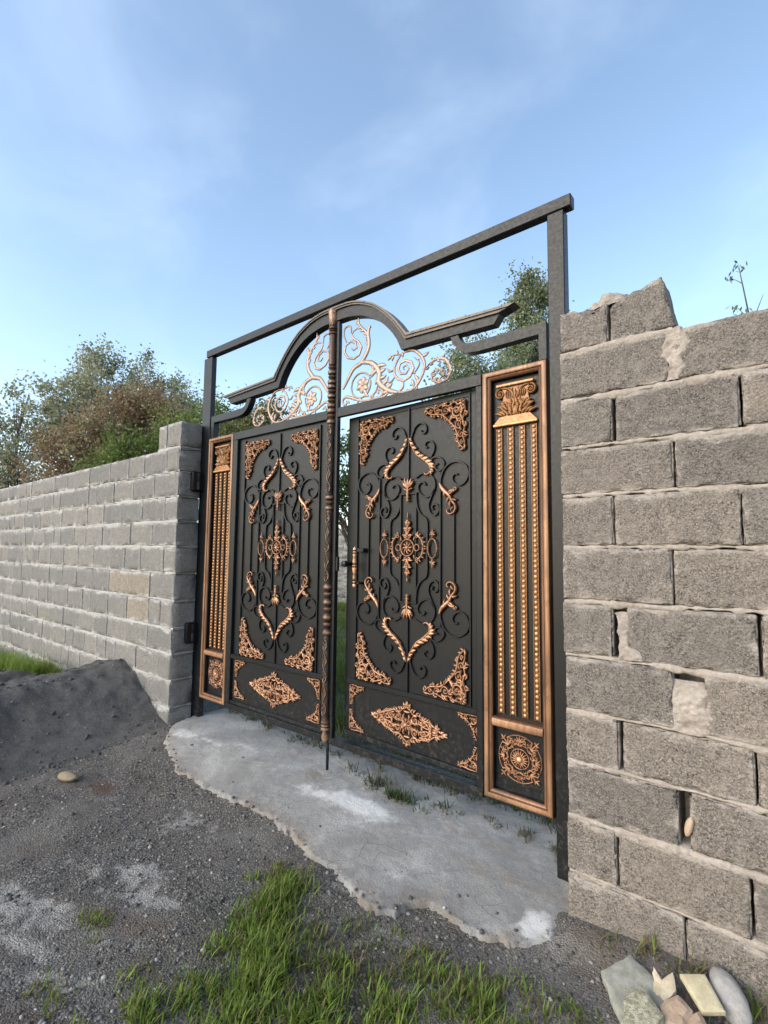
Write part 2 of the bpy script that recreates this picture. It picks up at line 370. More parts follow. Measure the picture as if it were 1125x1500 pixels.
# ------------------------------------------------------------------ the ground
SLAB_OUT = np.array([(-1.53, .66), (-1.56, .16), (-1.49, -.02), (-1.30, -.17), (-1.13, -.25), (-.81, -.33), (-.49, -.34), (-.23, -.30), (.04, -.29), (.24, -.30), (.45, -.36), (.63, -.365), (.81, -.42), (.95, -.43), (1.02, -.38), (1.03, -.30), (1.12, -.256), (1.265, -.28), (1.38, -.27), (1.48, -.23), (1.553, -.15), (1.577, -.01), (1.575, .66)])
def polydist(x, y, poly):
    """signed distance, positive inside"""
    d = np.full(x.shape, 1e9); ins = np.zeros(x.shape, bool); n = len(poly)
    for i in range(n):
        ax, ay = poly[i]; bx, by = poly[(i+1) % n]; ex, ey = bx-ax, by-ay
        t = np.clip(((x-ax)*ex+(y-ay)*ey)/(ex*ex+ey*ey), 0, 1)
        d = np.minimum(d, np.hypot(x-ax-t*ex, y-ay-t*ey))
        c = ((ay > y) != (by > y)) & (x < (bx-ax)*(y-ay)/(by-ay+1e-12)+ax); ins ^= c
    return np.where(ins, d, -d)
def gz(x, y):
    """height of the ground"""
    z = .085*sstep(1.3, -1.5, x)*sstep(-1.0, .1, y) + .05*(fbm(x*1.1+5, y*1.1+9)-.5)*sstep(-6, -3, -np.abs(y)) + .022*(fbm(x*5+2, y*5)-.5)+.012*(fbm(x*19, y*19)-.5)
    return z-.02+.06*np.exp(-((x-1.85)/.35)**2-((y+.02)/.12)**2)
def heapz(x, y):
    cx = -2.25-.15*y+.25*np.minimum(y+.2, 0)
    r = np.exp(-(((x-(-2.42-.25*np.minimum(y+.3, 0)*0))/np.where(x > -2.42, .56, .75))**2)**1.1)*sstep(-2.6, -1.1, y)*(.43+.03*np.clip(-y, 0, 1))
    r2 = .40*np.exp(-((x+3.5)/.9)**2-((y+1.0)/.75)**2)
    lump = .10*(fbm(x*3.2+1, y*3.2+4)-.5)+.05*(fbm(x*10, y*10)-.5)+.02*np.maximum(fbm(x*21, y*21+5, 0, 3)-.48, 0)*2
    e = np.maximum(r, r2)
    return e+lump*sstep(.02, .25, e)
def axis(lo, hi, step, far):
    a = list(np.arange(lo, hi, step)); s = step; p = hi
    while p < far: p += s; a.append(p); s *= 1.32
    s = step; p = lo; pre = []
    while p > -far: s *= 1.32; p -= s; pre.append(p)
    return np.array(pre[::-1]+a)
gx, gy = axis(-4.2, 3.2, .025, 400), axis(-2.2, .55, .025, 400)
X, Y = np.meshgrid(gx, gy); Z = gz(X, Y)
def blobs(x, y, L):
    s = np.zeros(x.shape)
    for bx, by, rx, ry, a, k in L:
        c, sn = math.cos(R(a)), math.sin(R(a)); u, v = (x-bx)*c+(y-by)*sn, -(x-bx)*sn+(y-by)*c
        s = np.maximum(s, k*np.exp(-(u/rx)**2-(v/ry)**2))
    return s
PALE = [(.02, -.93, .30, .12, 25, .8), (-.15, -1.34, .5, .12, 20, .8), (-.3, -.58, .28, .12, 20, .7), (.75, -.42, .25, .04, 0, .6), (-.03, -.90, .20, .07, 25, 1), (.15, -.99, .22, .05, 25, .95), (-.2, -1.30, .38, .06, 20, .95), (0, -1.42, .3, .05, 20, .9), (-.28, -.55, .16, .08, 20, .75), (-.3, -1.08, .2, .05, 25, .7), (-.75, -.75, .2, .06, 15, .5), (1.60, -.12, .16, .10, 0, .75), (1.0, -.5, .25, .06, 10, .6), (.3, -.42, .3, .06, 10, .5), (.35, -1.35, .25, .05, 30, .8)]
BROWN = [(-1.0, -.72, .16, .09, 0, .8), (.2, -1.12, .35, .09, 25, .75), (.35, -.52, .15, .06, 0, .6), (1.1, -.75, .5, .35, 0, .62), (.75, -1.1, .25, .2, 0, .5), (1.72, -.12, .2, .16, 0, .8), (-.62, -1.2, .2, .1, 10, .5), (2.1, -.05, .5, .12, 0, .8), (-1.26, -.8, .08, .05, 0, .7), (.3, -1.55, .4, .08, 25, .7), (-.9, -.52, .3, .07, 0, .55)]
GREEN = [(.62, -.75, .25, .3, 40, .6), (1.15, -.7, .45, .3, 0, .7), (.7, -1.1, .3, .2, 20, .6)]
pale = np.clip(blobs(X, Y, PALE), 0, 1); brown = np.clip(blobs(X, Y, BROWN)+sstep(.4, .9, Y)*.5, 0, 1); green = np.clip(blobs(X, Y, GREEN)+sstep(.45, 1.2, Y), 0, 1)
def grid_faces(m, n, keep=None):
    i = np.arange(m*n).reshape(m, n); f = np.stack([i[:-1, :-1], i[:-1, 1:], i[1:, 1:], i[1:, :-1]], -1).reshape(-1, 4)
    return f if keep is None else f[keep[f].all(1)]
V = np.stack([X, Y, Z], -1).reshape(-1, 3)
g = obj('ground', npmesh('ground', V, grid_faces(*X.shape), GRD, (('pale', pale.ravel()), ('brown', brown.ravel()), ('green', green.ravel())))); tag(g, kind='structure')
# concrete apron under the gate
sx, sy = np.arange(-1.64, 1.62, .010), np.arange(-.5, .72, .010); X, Y = np.meshgrid(sx, sy)
sdist = polydist(X+.04*(fbm(X*7, Y*7)-.5)+.05*(fbm(X*36, Y*36)-.5), Y+.05*(fbm(X*6+4, Y*6)-.5)+.055*(fbm(X*38, Y*38+5)-.5), SLAB_OUT)
def slab_top(x, y): return -.009+.029*sstep(-.35, .15, y)+.085*sstep(1.4, -1.5, x)*sstep(-.9, .1, y)+.010*(fbm(x*2.2, y*2.2)-.5)
Z = slab_top(X, Y)+.007*(fbm(X*14, Y*14)-.5)-.010*(1-sstep(.0, .10, sdist))*fbm(X*24+3, Y*24, 0, 4)-.004*(fbm(X*45, Y*45, 2, 3)-.5) - .06*(1-sstep(-.012, .012, sdist))
V = np.stack([X, Y, Z], -1).reshape(-1, 3); keep = (sdist > -.03).ravel()
sp = np.clip(blobs(X, Y, [(.36, .07, .30, .10, 0, 1), (.1, .02, .25, .08, 10, .75), (.9, -.22, .3, .06, 5, .45), (-1.25, -.05, .2, .08, 10, .8), (-.7, .1, .25, .05, 0, .6), (-.95, .0, .3, .04, 0, .55), (1.49, -.12, .08, .10, 0, 1), (1.0, -.1, .12, .05, 0, .5), (.75, .05, .3, .05, 0, .4)]), 0, 1)
sb = np.clip((1-sstep(.0, .10, sdist))*.75*sstep(.35, .6, fbm(X*7, Y*7))+blobs(X, Y, [(-.02, .16, .12, .06, 0, .9), (1.25, .05, .2, .05, 0, .6), (.1, .24, .9, .05, 0, .55), (1.0, .24, .5, .06, 0, .6), (-1.3, -.13, .1, .04, 0, .5)]), 0, 1)
slab = obj('concrete_apron', npmesh('concrete_apron', V, grid_faces(*X.shape, keep=keep), SLAB, (('pale', sp.ravel()), ('brown', sb.ravel())))); tag(slab, kind='structure')
# the heap of dark grit against the left wall
hx, hy = np.arange(-5.2, -1.0, .025), np.arange(-3.2, .03, .025); X, Y = np.meshgrid(hx, hy); HZ = heapz(X, Y)
Z = gz(X, Y)+HZ-.035; keep = (HZ > .012).ravel()
def m_heap():
    m, n, b = mat('dark_grit'); n = NT(n); c = n.geo(); a = n.noise(c, 8, 7, .7); f = n.noise(c, 150, 4, .75); v = n.voro(c, 130, 'Color')
    sep = n.new('ShaderNodeSeparateColor'); n.link(v, sep.inputs[0])
    col = n.mix(n.rng(a, .35, .7), (.10, .094, .089), (.16, .151, .143)); col = n.mix(n.rng(f, .4, .7, 0, .5), col, (.062, .058, .055))
    col = n.mix(n.rng(sep.outputs[0], .9, .96, 0, .6), col, (.2, .2, .2))
    return done(m, n, b, col, .95, n.bump(n.math('ADD', n.math('MULTIPLY', a, 2.0), f), .016, .8), 0, .2)
heap = obj('gravel_heap', npmesh('gravel_heap', V:=np.stack([X, Y, Z], -1).reshape(-1, 3), grid_faces(*X.shape, keep=keep), m_heap()))
tag(heap, 'heap of dark grey grit banked against the foot of the left block wall', 'gravel heap')

# loose pebbles
def scatter_stones(name, P, S, mat_, rnd):
    ico = np.array([(0, 0, 1), (.894, 0, .447), (.276, .851, .447), (-.724, .526, .447), (-.724, -.526, .447), (.276, -.851, .447), (.724, .526, -.447), (-.276, .851, -.447), (-.894, 0, -.447), (-.276, -.851, -.447), (.724, -.526, -.447), (0, 0, -1)])
    F0 = np.array([(0, 1, 2), (0, 2, 3), (0, 3, 4), (0, 4, 5), (0, 5, 1), (1, 6, 2), (2, 7, 3), (3, 8, 4), (4, 9, 5), (5, 10, 1), (6, 7, 2), (7, 8, 3), (8, 9, 4), (9, 10, 5), (10, 6, 1), (11, 7, 6), (11, 8, 7), (11, 9, 8), (11, 10, 9), (11, 6, 10)])
    n = len(P); V = ico[None]*(1+.5*(RNG.random((n, 12, 1))-.5)); V = V*(S[:, None, None]*np.stack([.7+.7*RNG.random(n), .7+.7*RNG.random(n), .45+.4*RNG.random(n)], 1)[:, None, :])
    a = RNG.random(n)*6.28; c, s = np.cos(a)[:, None], np.sin(a)[:, None]
    V = np.stack([V[..., 0]*c-V[..., 1]*s, V[..., 0]*s+V[..., 1]*c, V[..., 2]], -1)+P[:, None, :]
    return obj(name, npmesh(name, V.reshape(-1, 3), (F0[None]+12*np.arange(n)[:, None, None]).reshape(-1, 3), mat_, (('rnd', np.repeat(rnd, 12)),), smooth=False))
N = 24000; px = RNG.uniform(-2.6, 2.7, N); py = RNG.uniform(-2.1, .02, N)
dens = fbm(px*2.5, py*2.5); ok = (dens > .36+.25*RNG.random(N)) | (RNG.random(N) < .25)
ins = polydist(px, py, SLAB_OUT); ok &= (ins < -.01) | (RNG.random(N) < .03); ok &= (heapz(px, py) < .05) | (RNG.random(N) < .12); ok |= (np.hypot((px-2.0)/.3, (py+.2)/.16) < 1) & (RNG.random(N) < .95) & (py < -.03); ok |= (np.abs(ins+.03) < .05) & (RNG.random(N) < .8) & (py < .1) & (px < 1.6); ok &= ~((px > 1.57) & (py > -.02))
px, py, ins = px[ok], py[ok], ins[ok]; hz = heapz(px, py)
S = .0028+.007*RNG.random(len(px))**4.5; S = np.where(RNG.random(len(px)) < .002, .014, S); pz = np.where(ins > 0, slab_top(px, py), gz(px, py)+np.where(hz > .035, hz-.035, 0))+S*.12
pm, pn, pb = mat('pebbles'); pn = NT(pn)
done(pm, pn, pb, pn.ramp(pn.attr('rnd'), [(0, (.045, .042, .04)), (.5, (.10, .095, .09)), (.8, (.17, .162, .152)), (.95, (.29, .28, .26)), (1, (.42, .40, .37))]), .85, pn.bump(pn.noise(pn.geo(), 200, 3), .002, .6))
tag(scatter_stones('gravel', np.stack([px, py, pz], 1), S, pm, RNG.random(len(px))), kind='stuff')

hn = 1700; hx_ = RNG.uniform(-4.2, -1.5, hn); hy_ = RNG.uniform(-2.4, -.02, hn); hh_ = heapz(hx_, hy_); k_ = (hh_ > .0) & ((hh_ < .10) | (RNG.random(hn) < .45)); hx_, hy_, hh_ = hx_[k_], hy_[k_], hh_[k_]
S = .005+.020*RNG.random(len(hx_))**5
tag(scatter_stones('clods', np.stack([hx_, hy_, gz(hx_, hy_)+np.maximum(hh_-.035, 0)+S*.15], 1), S, bpy.data.materials['dark_grit'], RNG.random(len(hx_))), kind='stuff')

# ------------------------------------------------------------------ grass
def blades(P, L, W, lean, rnd, droop=.5):
    n = len(P); a = RNG.random(n)*2*PI; d = np.stack([np.cos(a), np.sin(a), np.zeros(n)], 1); sd = np.stack([-np.sin(a), np.cos(a), np.zeros(n)], 1)
    V = np.zeros((n, 7, 3)); z = np.array([0, 0, 1.0])
    for k, t in enumerate((0, .4, .75, 1.0)):
        c = P+d*(L*lean*(t*.5+droop*t*t))[:, None]+z*(L*(t-.45*lean*droop*t**2.2))[:, None]
        w = W*(1, .85, .55, 0)[k]
        if k < 3: V[:, 2*k] = c-sd*w[:, None]; V[:, 2*k+1] = c+sd*w[:, None]
        else: V[:, 6] = c
    b = 7*np.arange(n)[:, None]; q = np.array([(0, 1, 3, 2), (2, 3, 5, 4), (4, 5, 6, 6)])
    F = np.concatenate([np.array([(0, 1, 3), (0, 3, 2), (2, 3, 5), (2, 5, 4), (4, 5, 6)])[None]+b[:, None]]).reshape(-1, 3)
    return V.reshape(-1, 3), F, np.repeat(rnd, 7)
GRASS = m_leaf('grass_blades', [(0, (.17, .13, .065)), (.14, (.25, .205, .105)), (.26, (.10, .13, .034)), (.55, (.15, .215, .036)), (.85, (.215, .31, .052)), (1, (.31, .38, .095))], .45)
DARKG = m_leaf('shade_weeds', [(0, (.12, .09, .045)), (.3, (.09, .075, .035)), (.4, (.03, .05, .015)), (1, (.06, .10, .025))], .3)
def grass_patch(name, spots, mat_, hfun, zf=gz, slabcut=True, hs=1.0, ns=1.0, wide=1.0):
    spots = [(*q[:4], int(q[4]*ns), *q[5:]) for q in spots]
    Ps, Ls, Rs = [], [], []
    for (x, y, rx, ry, n, h, dry) in spots:
        nc = max(1, n//16); ca = RNG.normal(0, 1, (nc, 2))*.55*wide; ch = .55+.75*RNG.random(nc); cd = RNG.random(nc)
        k = RNG.integers(0, nc, n); q = ca[k]*(rx, ry)+RNG.normal(0, .022, (n, 2))+(x, y)
        Ps.append(q); Ls.append(h*ch[k]*(.5+.7*RNG.random(n))); Rs.append(np.where(RNG.random(n) < dry*(.5+cd[k]), RNG.random(n)*.26, .26+.74*np.clip(.25+.5*cd[k]+.35*RNG.random(n)-.1, 0, 1)))
    q, L, rr = np.concatenate(Ps), np.concatenate(Ls), np.concatenate(Rs)
    if slabcut: k = polydist(q[:, 0], q[:, 1], SLAB_OUT) < -.02; q, L, rr = q[k], L[k], rr[k]
    k = ~((q[:, 0] > 1.56) & (q[:, 1] > -.02) & (q[:, 1] < .25)); q, L, rr = q[k], L[k], rr[k]
    P = np.stack([q[:, 0], q[:, 1], zf(q[:, 0], q[:, 1])-.006], 1)
    V, F, r = blades(P, L*hs, .0018+.0026*RNG.random(len(P)), .25+.75*RNG.random(len(P)), rr, .5)
    o = obj(name, npmesh(name, V, F, mat_, (('rnd', r),))); tag(o, kind='stuff'); return o
grass_patch('grass', [
    (.46, -.54, .09, .05, 420, .06, .35), (.56, -.62, .09, .07, 620, .075, .2), (.66, -.74, .09, .08, 620, .08, .15), (.78, -.86, .10, .09, 700, .085, .15),
    (.50, -.53, .10, .06, 260, .05, .5), (.60, -.66, .06, .10, 520, .06, .2), (.62, -.88, .06, .08, 380, .055, .2), (.74, -1.12, .10, .08, 520, .06, .25), (.55, -1.22, .12, .05, 260, .045, .5), (.66, -1.26, .08, .05, 300, .055, .2),
    (.86, -.96, .07, .09, 900, .085, .12), (.93, -1.10, .08, .08, 600, .075, .15), (.86, -.70, .12, .08, 380, .055, .5), (1.04, -.72, .10, .10, 420, .06, .45), (1.08, -.90, .07, .08, 620, .075, .2), (1.30, -.55, .15, .08, 420, .055, .45), (1.27, -.74, .08, .08, 600, .075, .25),
    (1.46, -.60, .09, .08, 520, .07, .3), (1.52, -.45, .13, .06, 300, .05, .5), (1.58, -.58, .10, .08, 420, .06, .35), (.98, -.53, .16, .05, 160, .045, .6), (1.2, -.47, .2, .05, 200, .045, .6), (1.0, -.8, .3, .2, 500, .05, .7), (.13, -1.18, .035, .02, 130, .045, .3), (.2, -1.25, .03, .02, 30, .06, .9), (.42, -.50, .06, .04, 90, .04, .5),
    (.4, -1.42, .2, .06, 200, .05, .6), (1.7, -.42, .1, .1, 150, .06, .5), (2.0, -.04, .3, .02, 160, .10, .6), (2.4, -.05, .2, .03, 200, .12, .5), (2.2, -.3, .3, .1, 160, .08, .5)], GRASS, None, hs=.80, ns=.72, wide=1.1)
def heap_ground(x, y): return gz(x, y)+np.maximum(heapz(x, y)-.035, 0)
grass_patch('wall_foot_grass', [(-4.4, -.35, .7, .22, 2200, .20, .1), (-5.4, -.4, .8, .25, 2000, .22, .1), (-6.5, -.4, .8, .3, 1500, .22, .1), (-3.75, -.2, .35, .12, 900, .16, .15)], GRASS, None, zf=lambda x, y: gz(x, y)+np.maximum(heapz(x, y)-.035, 0), slabcut=False)
grass_patch('weeds', [(.50, .29, .16, .03, 300, .085, .25), (.25, .33, .25, .04, 160, .06, .5), (.75, .36, .12, .03, 120, .055, .5), (-.4, .45, .4, .04, 240, .06, .5), (-1.0, .45, .3, .04, 200, .07, .5), (1.15, .42, .25, .03, 200, .05, .7), (1.42, .36, .08, .03, 70, .06, .7),
    (.3, .62, 1.2, .06, 1000, .12, .35)], DARKG, None, zf=lambda x, y: slab_top(x, y)-.01, slabcut=False)
grass_patch('yard_grass', [(-4.6, 5.2, 1.2, 1.2, 1800, .25, .1), (-3.0, 3.4, 1.0, 1.0, 1800, .22, .15), (-1.6, 2.0, .9, .8, 1800, .2, .15), (-.4, 1.2, .8, .4, 1500, .18, .2), (.9, 1.1, .6, .3, 900, .18, .2), (-6.5, 6.6, 1.5, .8, 1500, .28, .1)], GRASS, None, slabcut=False)

# ------------------------------------------------------------------ block walls
def rbox(x0, x1, y0, y1, z0, z1, rad, nx, ny, nz_, amp, seed, cut=None):
    """a block with worn round edges and a rough face; returns V, F"""
    def ax(a, b, n):
        i = np.linspace(0, 1, n+1); e = min(rad/(b-a), .3); return a+(b-a)*np.unique(np.concatenate([[0, e*.4, e], e+(1-2*e)*i, [1-e, 1-e*.4, 1]]))
    gx_, gy_, gz_ = ax(x0, x1, nx), ax(y0, y1, ny), ax(z0, z1, nz_); Vs, Fs, off = [], [], 0
    for A, B, fix, o in ((gx_, gz_, y0, 'xz'), (gx_, gz_, y1, 'xz'), (gy_, gz_, x0, 'yz'), (gy_, gz_, x1, 'yz'), (gx_, gy_, z0, 'xy'), (gx_, gy_, z1, 'xy')):
        a, b = np.meshgrid(A, B); c = np.full(a.shape, fix)
        V = np.stack({'xz': (a, c, b), 'yz': (c, a, b), 'xy': (a, b, c)}[o], -1).reshape(-1, 3); Vs.append(V)
        Fs.append(grid_faces(*a.shape)+off); off += len(V)
    V = np.concatenate(Vs); lo = np.array((x0, y0, z0))+rad; hi = np.array((x1, y1, z1))-rad
    q = np.clip(V, lo, hi); d = V-q; L = np.linalg.norm(d, axis=1, keepdims=True); nrm = d/np.maximum(L, 1e-9)
    nz1 = fbm(V[:, 0]*30+seed, V[:, 2]*30+V[:, 1]*21, V[:, 1]*30, 3)-.5; nz2 = fbm(V[:, 0]*110, V[:, 2]*110, V[:, 1]*110+seed, 2)-.5
    edge = (np.sum(L > 0, axis=1)*0+np.sum(np.abs(d) > 1e-6, axis=1) > 1)
    V = q+nrm*(rad+amp*(nz1*1.6+nz2*1.1)-edge*amp*3.6*(fbm(V[:, 0]*45+seed*3, V[:, 2]*45, V[:, 1]*45, 2) > .56))[:, None]
    if cut is not None: V = cut(V)
    return V, np.concatenate(Fs)
class Wall:
    def __init__(s, ends=.9): s.V, s.F, s.r, s.h, s.n, s.ends = [], [], [], [], 0, ends
    def block(s, x0, x1, y0, y1, z0, z1, rad=.006, res=.03, amp=.0042, tone=None, cut=None):
        nx, ny, nz_ = max(1, int((x1-x0)/res)), max(1, int((y1-y0)/(res*1.5))), max(1, int((z1-z0)/res)); sd = random.random()*40
        V, F = rbox(x0, x1, y0, y1, z0, z1, rad, nx, ny, nz_, amp, sd, cut)
        s.V.append(V); s.F.append(F+s.n); s.n += len(V); t = random.random() if tone is None else tone
        s.r.append(np.full(len(V), t)); e = (V[:, 2]-z0)/(z1-z0); ex = (V[:, 0]-x0)/(x1-x0); s.h.append(np.maximum(np.abs(2*e-1)**3, s.ends*np.abs(2*ex-1)**8*(V[:, 1] < y0+.03))*(V[:, 0] > x0+.0)*(1-.75*(V[:, 1] > y0+.03)))
    def mesh(s, name, m): return npmesh(name, np.concatenate(s.V), np.concatenate(s.F), m, (('rnd', np.concatenate(s.r)), ('hgt', np.concatenate(s.h))))
def bed(x0, x1, z, yf, yb, th, step, amp, seed, V, F, off, bulge=.5):
    """one bed of mortar squeezed out along a joint"""
    xs = np.arange(x0, x1+step, step); n = len(xs)
    e = fbm(xs*9+seed, xs*0+seed, 0, 4)-.5; e2 = fbm(xs*26+seed*2, xs*0+1, 0, 3)-.5; e3 = fbm(xs*13+seed*5, xs*0+2, 0, 4)-.5; wgt = sstep(.40, .66, fbm(xs*3+seed*9, xs*0, 0, 3))
    up, dnn = th*(.75+1.5*e+1.2*e2), th*(.45+1.7*e3+1.6*e2+1.5*wgt)
    out = yf+.0045-amp*(.2+1.1*bulge*wgt+1.8*np.abs(e)+1.6*np.abs(e2)+.8*(fbm(xs*60+seed, xs*0, 0, 2)-.5)); P = []
    for k, (yy, zz) in enumerate(((yb, z+up*0+th*.4), (yf+.006, z+up), (out+.001, z+up*.55), (out, z-dnn*.25), (out+.003, z-dnn*.8), (yf+.006, z-dnn), (yb, z-th*.4))):
        P.append(np.stack([xs, np.broadcast_to(yy, xs.shape), np.broadcast_to(zz, xs.shape)], 1))
    P = np.stack(P, 1); k = P.shape[1]; i = np.arange(n-1)[:, None]*k; j = np.arange(k-1)[None]
    f = np.stack([i+j, i+j+1, i+k+j+1, i+k+j], -1).reshape(-1, 4)+off
    V.append(P.reshape(-1, 3)); F.append(f); return off+n*k
ZC = [-.03, .19, .405, .615, .815, 1.037, 1.258, 1.478, 1.69, 1.893, 2.10, 2.308]
# right wall: near, coarse blocks with open upright joints
W = Wall(); X0 = 1.58
joints = {0: (1.985, .005), 1: (1.767, .010), 2: (1.994, .034), 3: (1.788, .014), 4: (2.022, .100), 5: (1.795, .052), 6: (1.985, .005), 7: (1.785, .009), 8: (2.001, .008), 9: (1.793, .016), 10: (2.005, .026)}
jgap = {}
for c in range(11):
    z0, z1 = ZC[c]+.011, ZC[c+1]-.004; e0 = X0+random.uniform(-.006, .004); j, gp = joints[c]
    nxt = j+gp/2; W.block(e0, j-gp/2, 0+random.uniform(-.003, .003), .195, z0, z1, res=.016, tone=random.uniform(.15, .75))
    jgap[c] = [(j, gp)]
    while nxt < 6.0:
        L = .408+random.uniform(-.004, .004); near = nxt < 2.6; W.block(nxt, nxt+L, random.uniform(-.004, .004), .195, z0+random.uniform(-.002, .002), z1, res=.016 if near else .045, tone=random.uniform(.1, .85)); nxt += L
        g_ = random.choice((.006, .008, .009, .012)); jgap[c].append((nxt+g_/2, g_)); nxt += g_
# the two broken pieces left on top
W.block(1.582, 1.777, .004, .19, 2.318, 2.497, res=.014, tone=.5, cut=lambda V: np.where((V[:, 2:3] > 2.47), V-np.array((0, 0, 1))*(.022*np.abs(fbm(V[:, 0]*30, V[:, 1]*30, 0, 3)-.3)*2)[:, None], V))
def slant(V):
    V = V.copy(); t = np.clip((V[:, 2]-2.318)/.2, 0, 1); k = np.clip((V[:, 0]-1.9)/.12, 0, 1); V[:, 0] -= .045*t*k
    top = V[:, 2] > 2.47; V[:, 2] += np.where(top, .03*(V[:, 0]-1.87)/.1-.02*fbm(V[:, 0]*40, V[:, 1]*40, 0, 3), 0); return V
W.block(1.788, 2.022, .006, .19, 2.318, 2.51, res=.014, tone=.35, cut=slant)
wr = obj('block_wall', W.mesh('block_wall', BLKR)); tag(wr, 'near coarse concrete block wall with open upright joints on the right of the gate', 'wall')
V, F, off = [], [], 0
for c in range(0, 12): off = bed(1.583, 6.0 if c < 11 else 2.01, ZC[c]+.004, 0, .19, .0112, .004, .006, c*3.7, V, F, off)
for c in (4, 5, 10):                                                                         # upright joints that did get filled
    j, gp = joints[c]; zt = ZC[c+1]-(.035, .03, -.004)[(4, 5, 10).index(c)]; zz = np.linspace(ZC[c]+.012, zt, 44); uu = np.linspace(-1, 1, 26)
    U, Zz = np.meshgrid(uu, zz); lw = gp*.5+(.018, -.008, .014)[(4, 5, 10).index(c)]+.07*(fbm(Zz*18+c, Zz*0, 0, 4)-.5); rw = gp*.5+.024+.14*np.maximum(fbm(Zz*16+c+9, Zz*0, 0, 4)-.45, -.12)
    xx = j+np.where(U < 0, U*lw, U*rw); yy_ = -.004-.022*(fbm(xx*24+c, Zz*24, 0, 4)-.5)-.010*(fbm(xx*80, Zz*80, c, 3)-.5)+.012*np.abs(U)**6+(.012*sstep(.6, 1, (Zz-ZC[c])/(zt-ZC[c])) if c != 10 else 0)
    Zz = Zz+.012*(fbm(xx*40, Zz*0+c, 0, 3)-.5)*(Zz > zt-.02); V.append(np.stack([xx, yy_, Zz], -1).reshape(-1, 3)); F.append(grid_faces(*U.shape)+off); off += U.size
# core that closes the open joints a hand's breadth in, and the lump left on the top
Pc = np.array([(1.6, .13, -.05), (6, .13, -.05), (6, .13, 2.30), (1.6, .13, 2.30)]); V.append(Pc); F.append(np.array([(0, 1, 2, 3)])+off); off += 4
a, b2 = np.meshgrid(np.linspace(0, 2*PI, 40), np.linspace(0, PI/2, 16)); lx, ly, lz = np.cos(a)*np.sin(b2), np.sin(a)*np.sin(b2), np.cos(b2); k = 1+.75*(fbm(lx*4+9, ly*4+5, lz*4, 4)-.5)
V.append(np.stack([1.775+.085*lx*k, .09+.075*ly*k, 2.485+.068*lz*k], -1).reshape(-1, 3)); F.append(grid_faces(*a.shape)+off); off += a.size
mo = obj('mortar', npmesh('mortar', np.concatenate(V), np.concatenate(F), MORR), wr)
# left wall
W = Wall(.35); XL = -1.58
for c in range(11):
    z0, z1 = ZC[c]+.011, ZC[c+1]-.003; e = XL+random.uniform(-.004, .004); L = .40 if c % 2 else .195; first = True
    while e > -12:
        tone = random.uniform(.25, .8) if not ((c == 5 and -2.65 < e-L/2 < -2.15) or (c == 4 and -2.35 < e-L/2 < -2.05)) else .955
        near = e > -4; W.block(e-L, e, random.uniform(-.003, .003), .195, z0, z1, rad=.005, res=.035 if near else .05, amp=.002, tone=tone)
        e -= L+random.choice((.002, .003, .004, .007)); L = random.choice((.40, .40, .395, .30, .2)) if not first or True else .4; first = False
W.block(-1.80, -1.577, .004, .195, 2.318, 2.525, rad=.005, res=.035, amp=.002, tone=.6); W.block(-1.945, -1.808, .002, .195, 2.318, 2.52, rad=.005, res=.035, amp=.002, tone=.75)
wl_ = obj('block_wall', W.mesh('block_wall', BLKL)); tag(wl_, 'long grey block wall with pale mortar beds running away left of the gate', 'wall')
V, F, off = [], [], 0
for c in range(0, 12): off = bed(-12 if c < 11 else -1.95, -1.579, ZC[c]+.004, 0, .19, .0118, .010, .004, 50+c*5.3, V, F, off, .7)
for c in range(0, 12):                                                                       # the beds on the end face of the wall
    V2, F2 = [], []; bed(.003, .192, ZC[c]+.004, 0, .1, .0105, .008, .004, 90+c*2.3, V2, F2, 0); q = V2[0]; q = np.stack([XL-q[:, 1]-.0, q[:, 0], q[:, 2]], 1); V.append(q); F.append(F2[0]+off); off += len(q)
Pc = np.array([(-12, .1, -.05), (-1.6, .1, -.05), (-1.6, .1, 2.30), (-12, .1, 2.30)]); V.append(Pc); F.append(np.array([(0, 1, 2, 3)])+off)
obj('mortar', npmesh('mortar', np.concatenate(V), np.concatenate(F), MORL), wl_)
# wall at the far side of the yard
W = Wall()
for c in range(0, 10):
    x = -16+random.random()*.3
    while x < 8: W.block(x, x+.4, 8.0, 8.2, ZC[c]+.01, ZC[c+1]-.006, res=.2, amp=.002, tone=random.uniform(.3, .9)); x += .41
wf = obj('block_wall', W.mesh('block_wall', BLKL)); tag(wf, 'far grey block wall seen through the gap beside the ajar door', 'wall')
V, F, off = [], [], 0
for c in range(0, 11): off = bed(-16, 8, ZC[c], 8.0, 8.15, .013, .06, .004, c*7.1, V, F, off)
obj('mortar', npmesh('mortar', np.concatenate(V), np.concatenate(F), MORL), wf)

# ------------------------------------------------------------------ relief ornaments (drawn in x, z; standing towards -y)
def tear(t): return max(.02, math.sin(PI*min(1, t*.93+.07))**.8*(1-.25*t))
def leaflet(m, p, ang, L, w, curl=30, h=.006, base=0.0, surf=None, full=False, hs=1.0):
    n = 7; t = np.linspace(0, 1, n); a = R(ang)+R(curl)*t; st = L/(n-1)
    x = p[0]+np.concatenate([[0], np.cumsum(np.cos(a[:-1])*st)]); z = p[1]+np.concatenate([[0], np.cumsum(np.sin(a[:-1])*st)])
    m.strip(np.stack([x, z], 1), lambda q: 1.28*w*tear(q), h, base, surf, full, hs)
def stem(m, pts, w, h=.008, n=5, base=0.0, taper=.35, full=False, hs=1.0, surf=None):
    c = cr(pts, n) if len(pts) < 14 else np.array(pts); m.strip(c, lambda t: w*(1-(1-taper)*abs(2*t-1)**2.5), h, base, surf, full, hs); return c
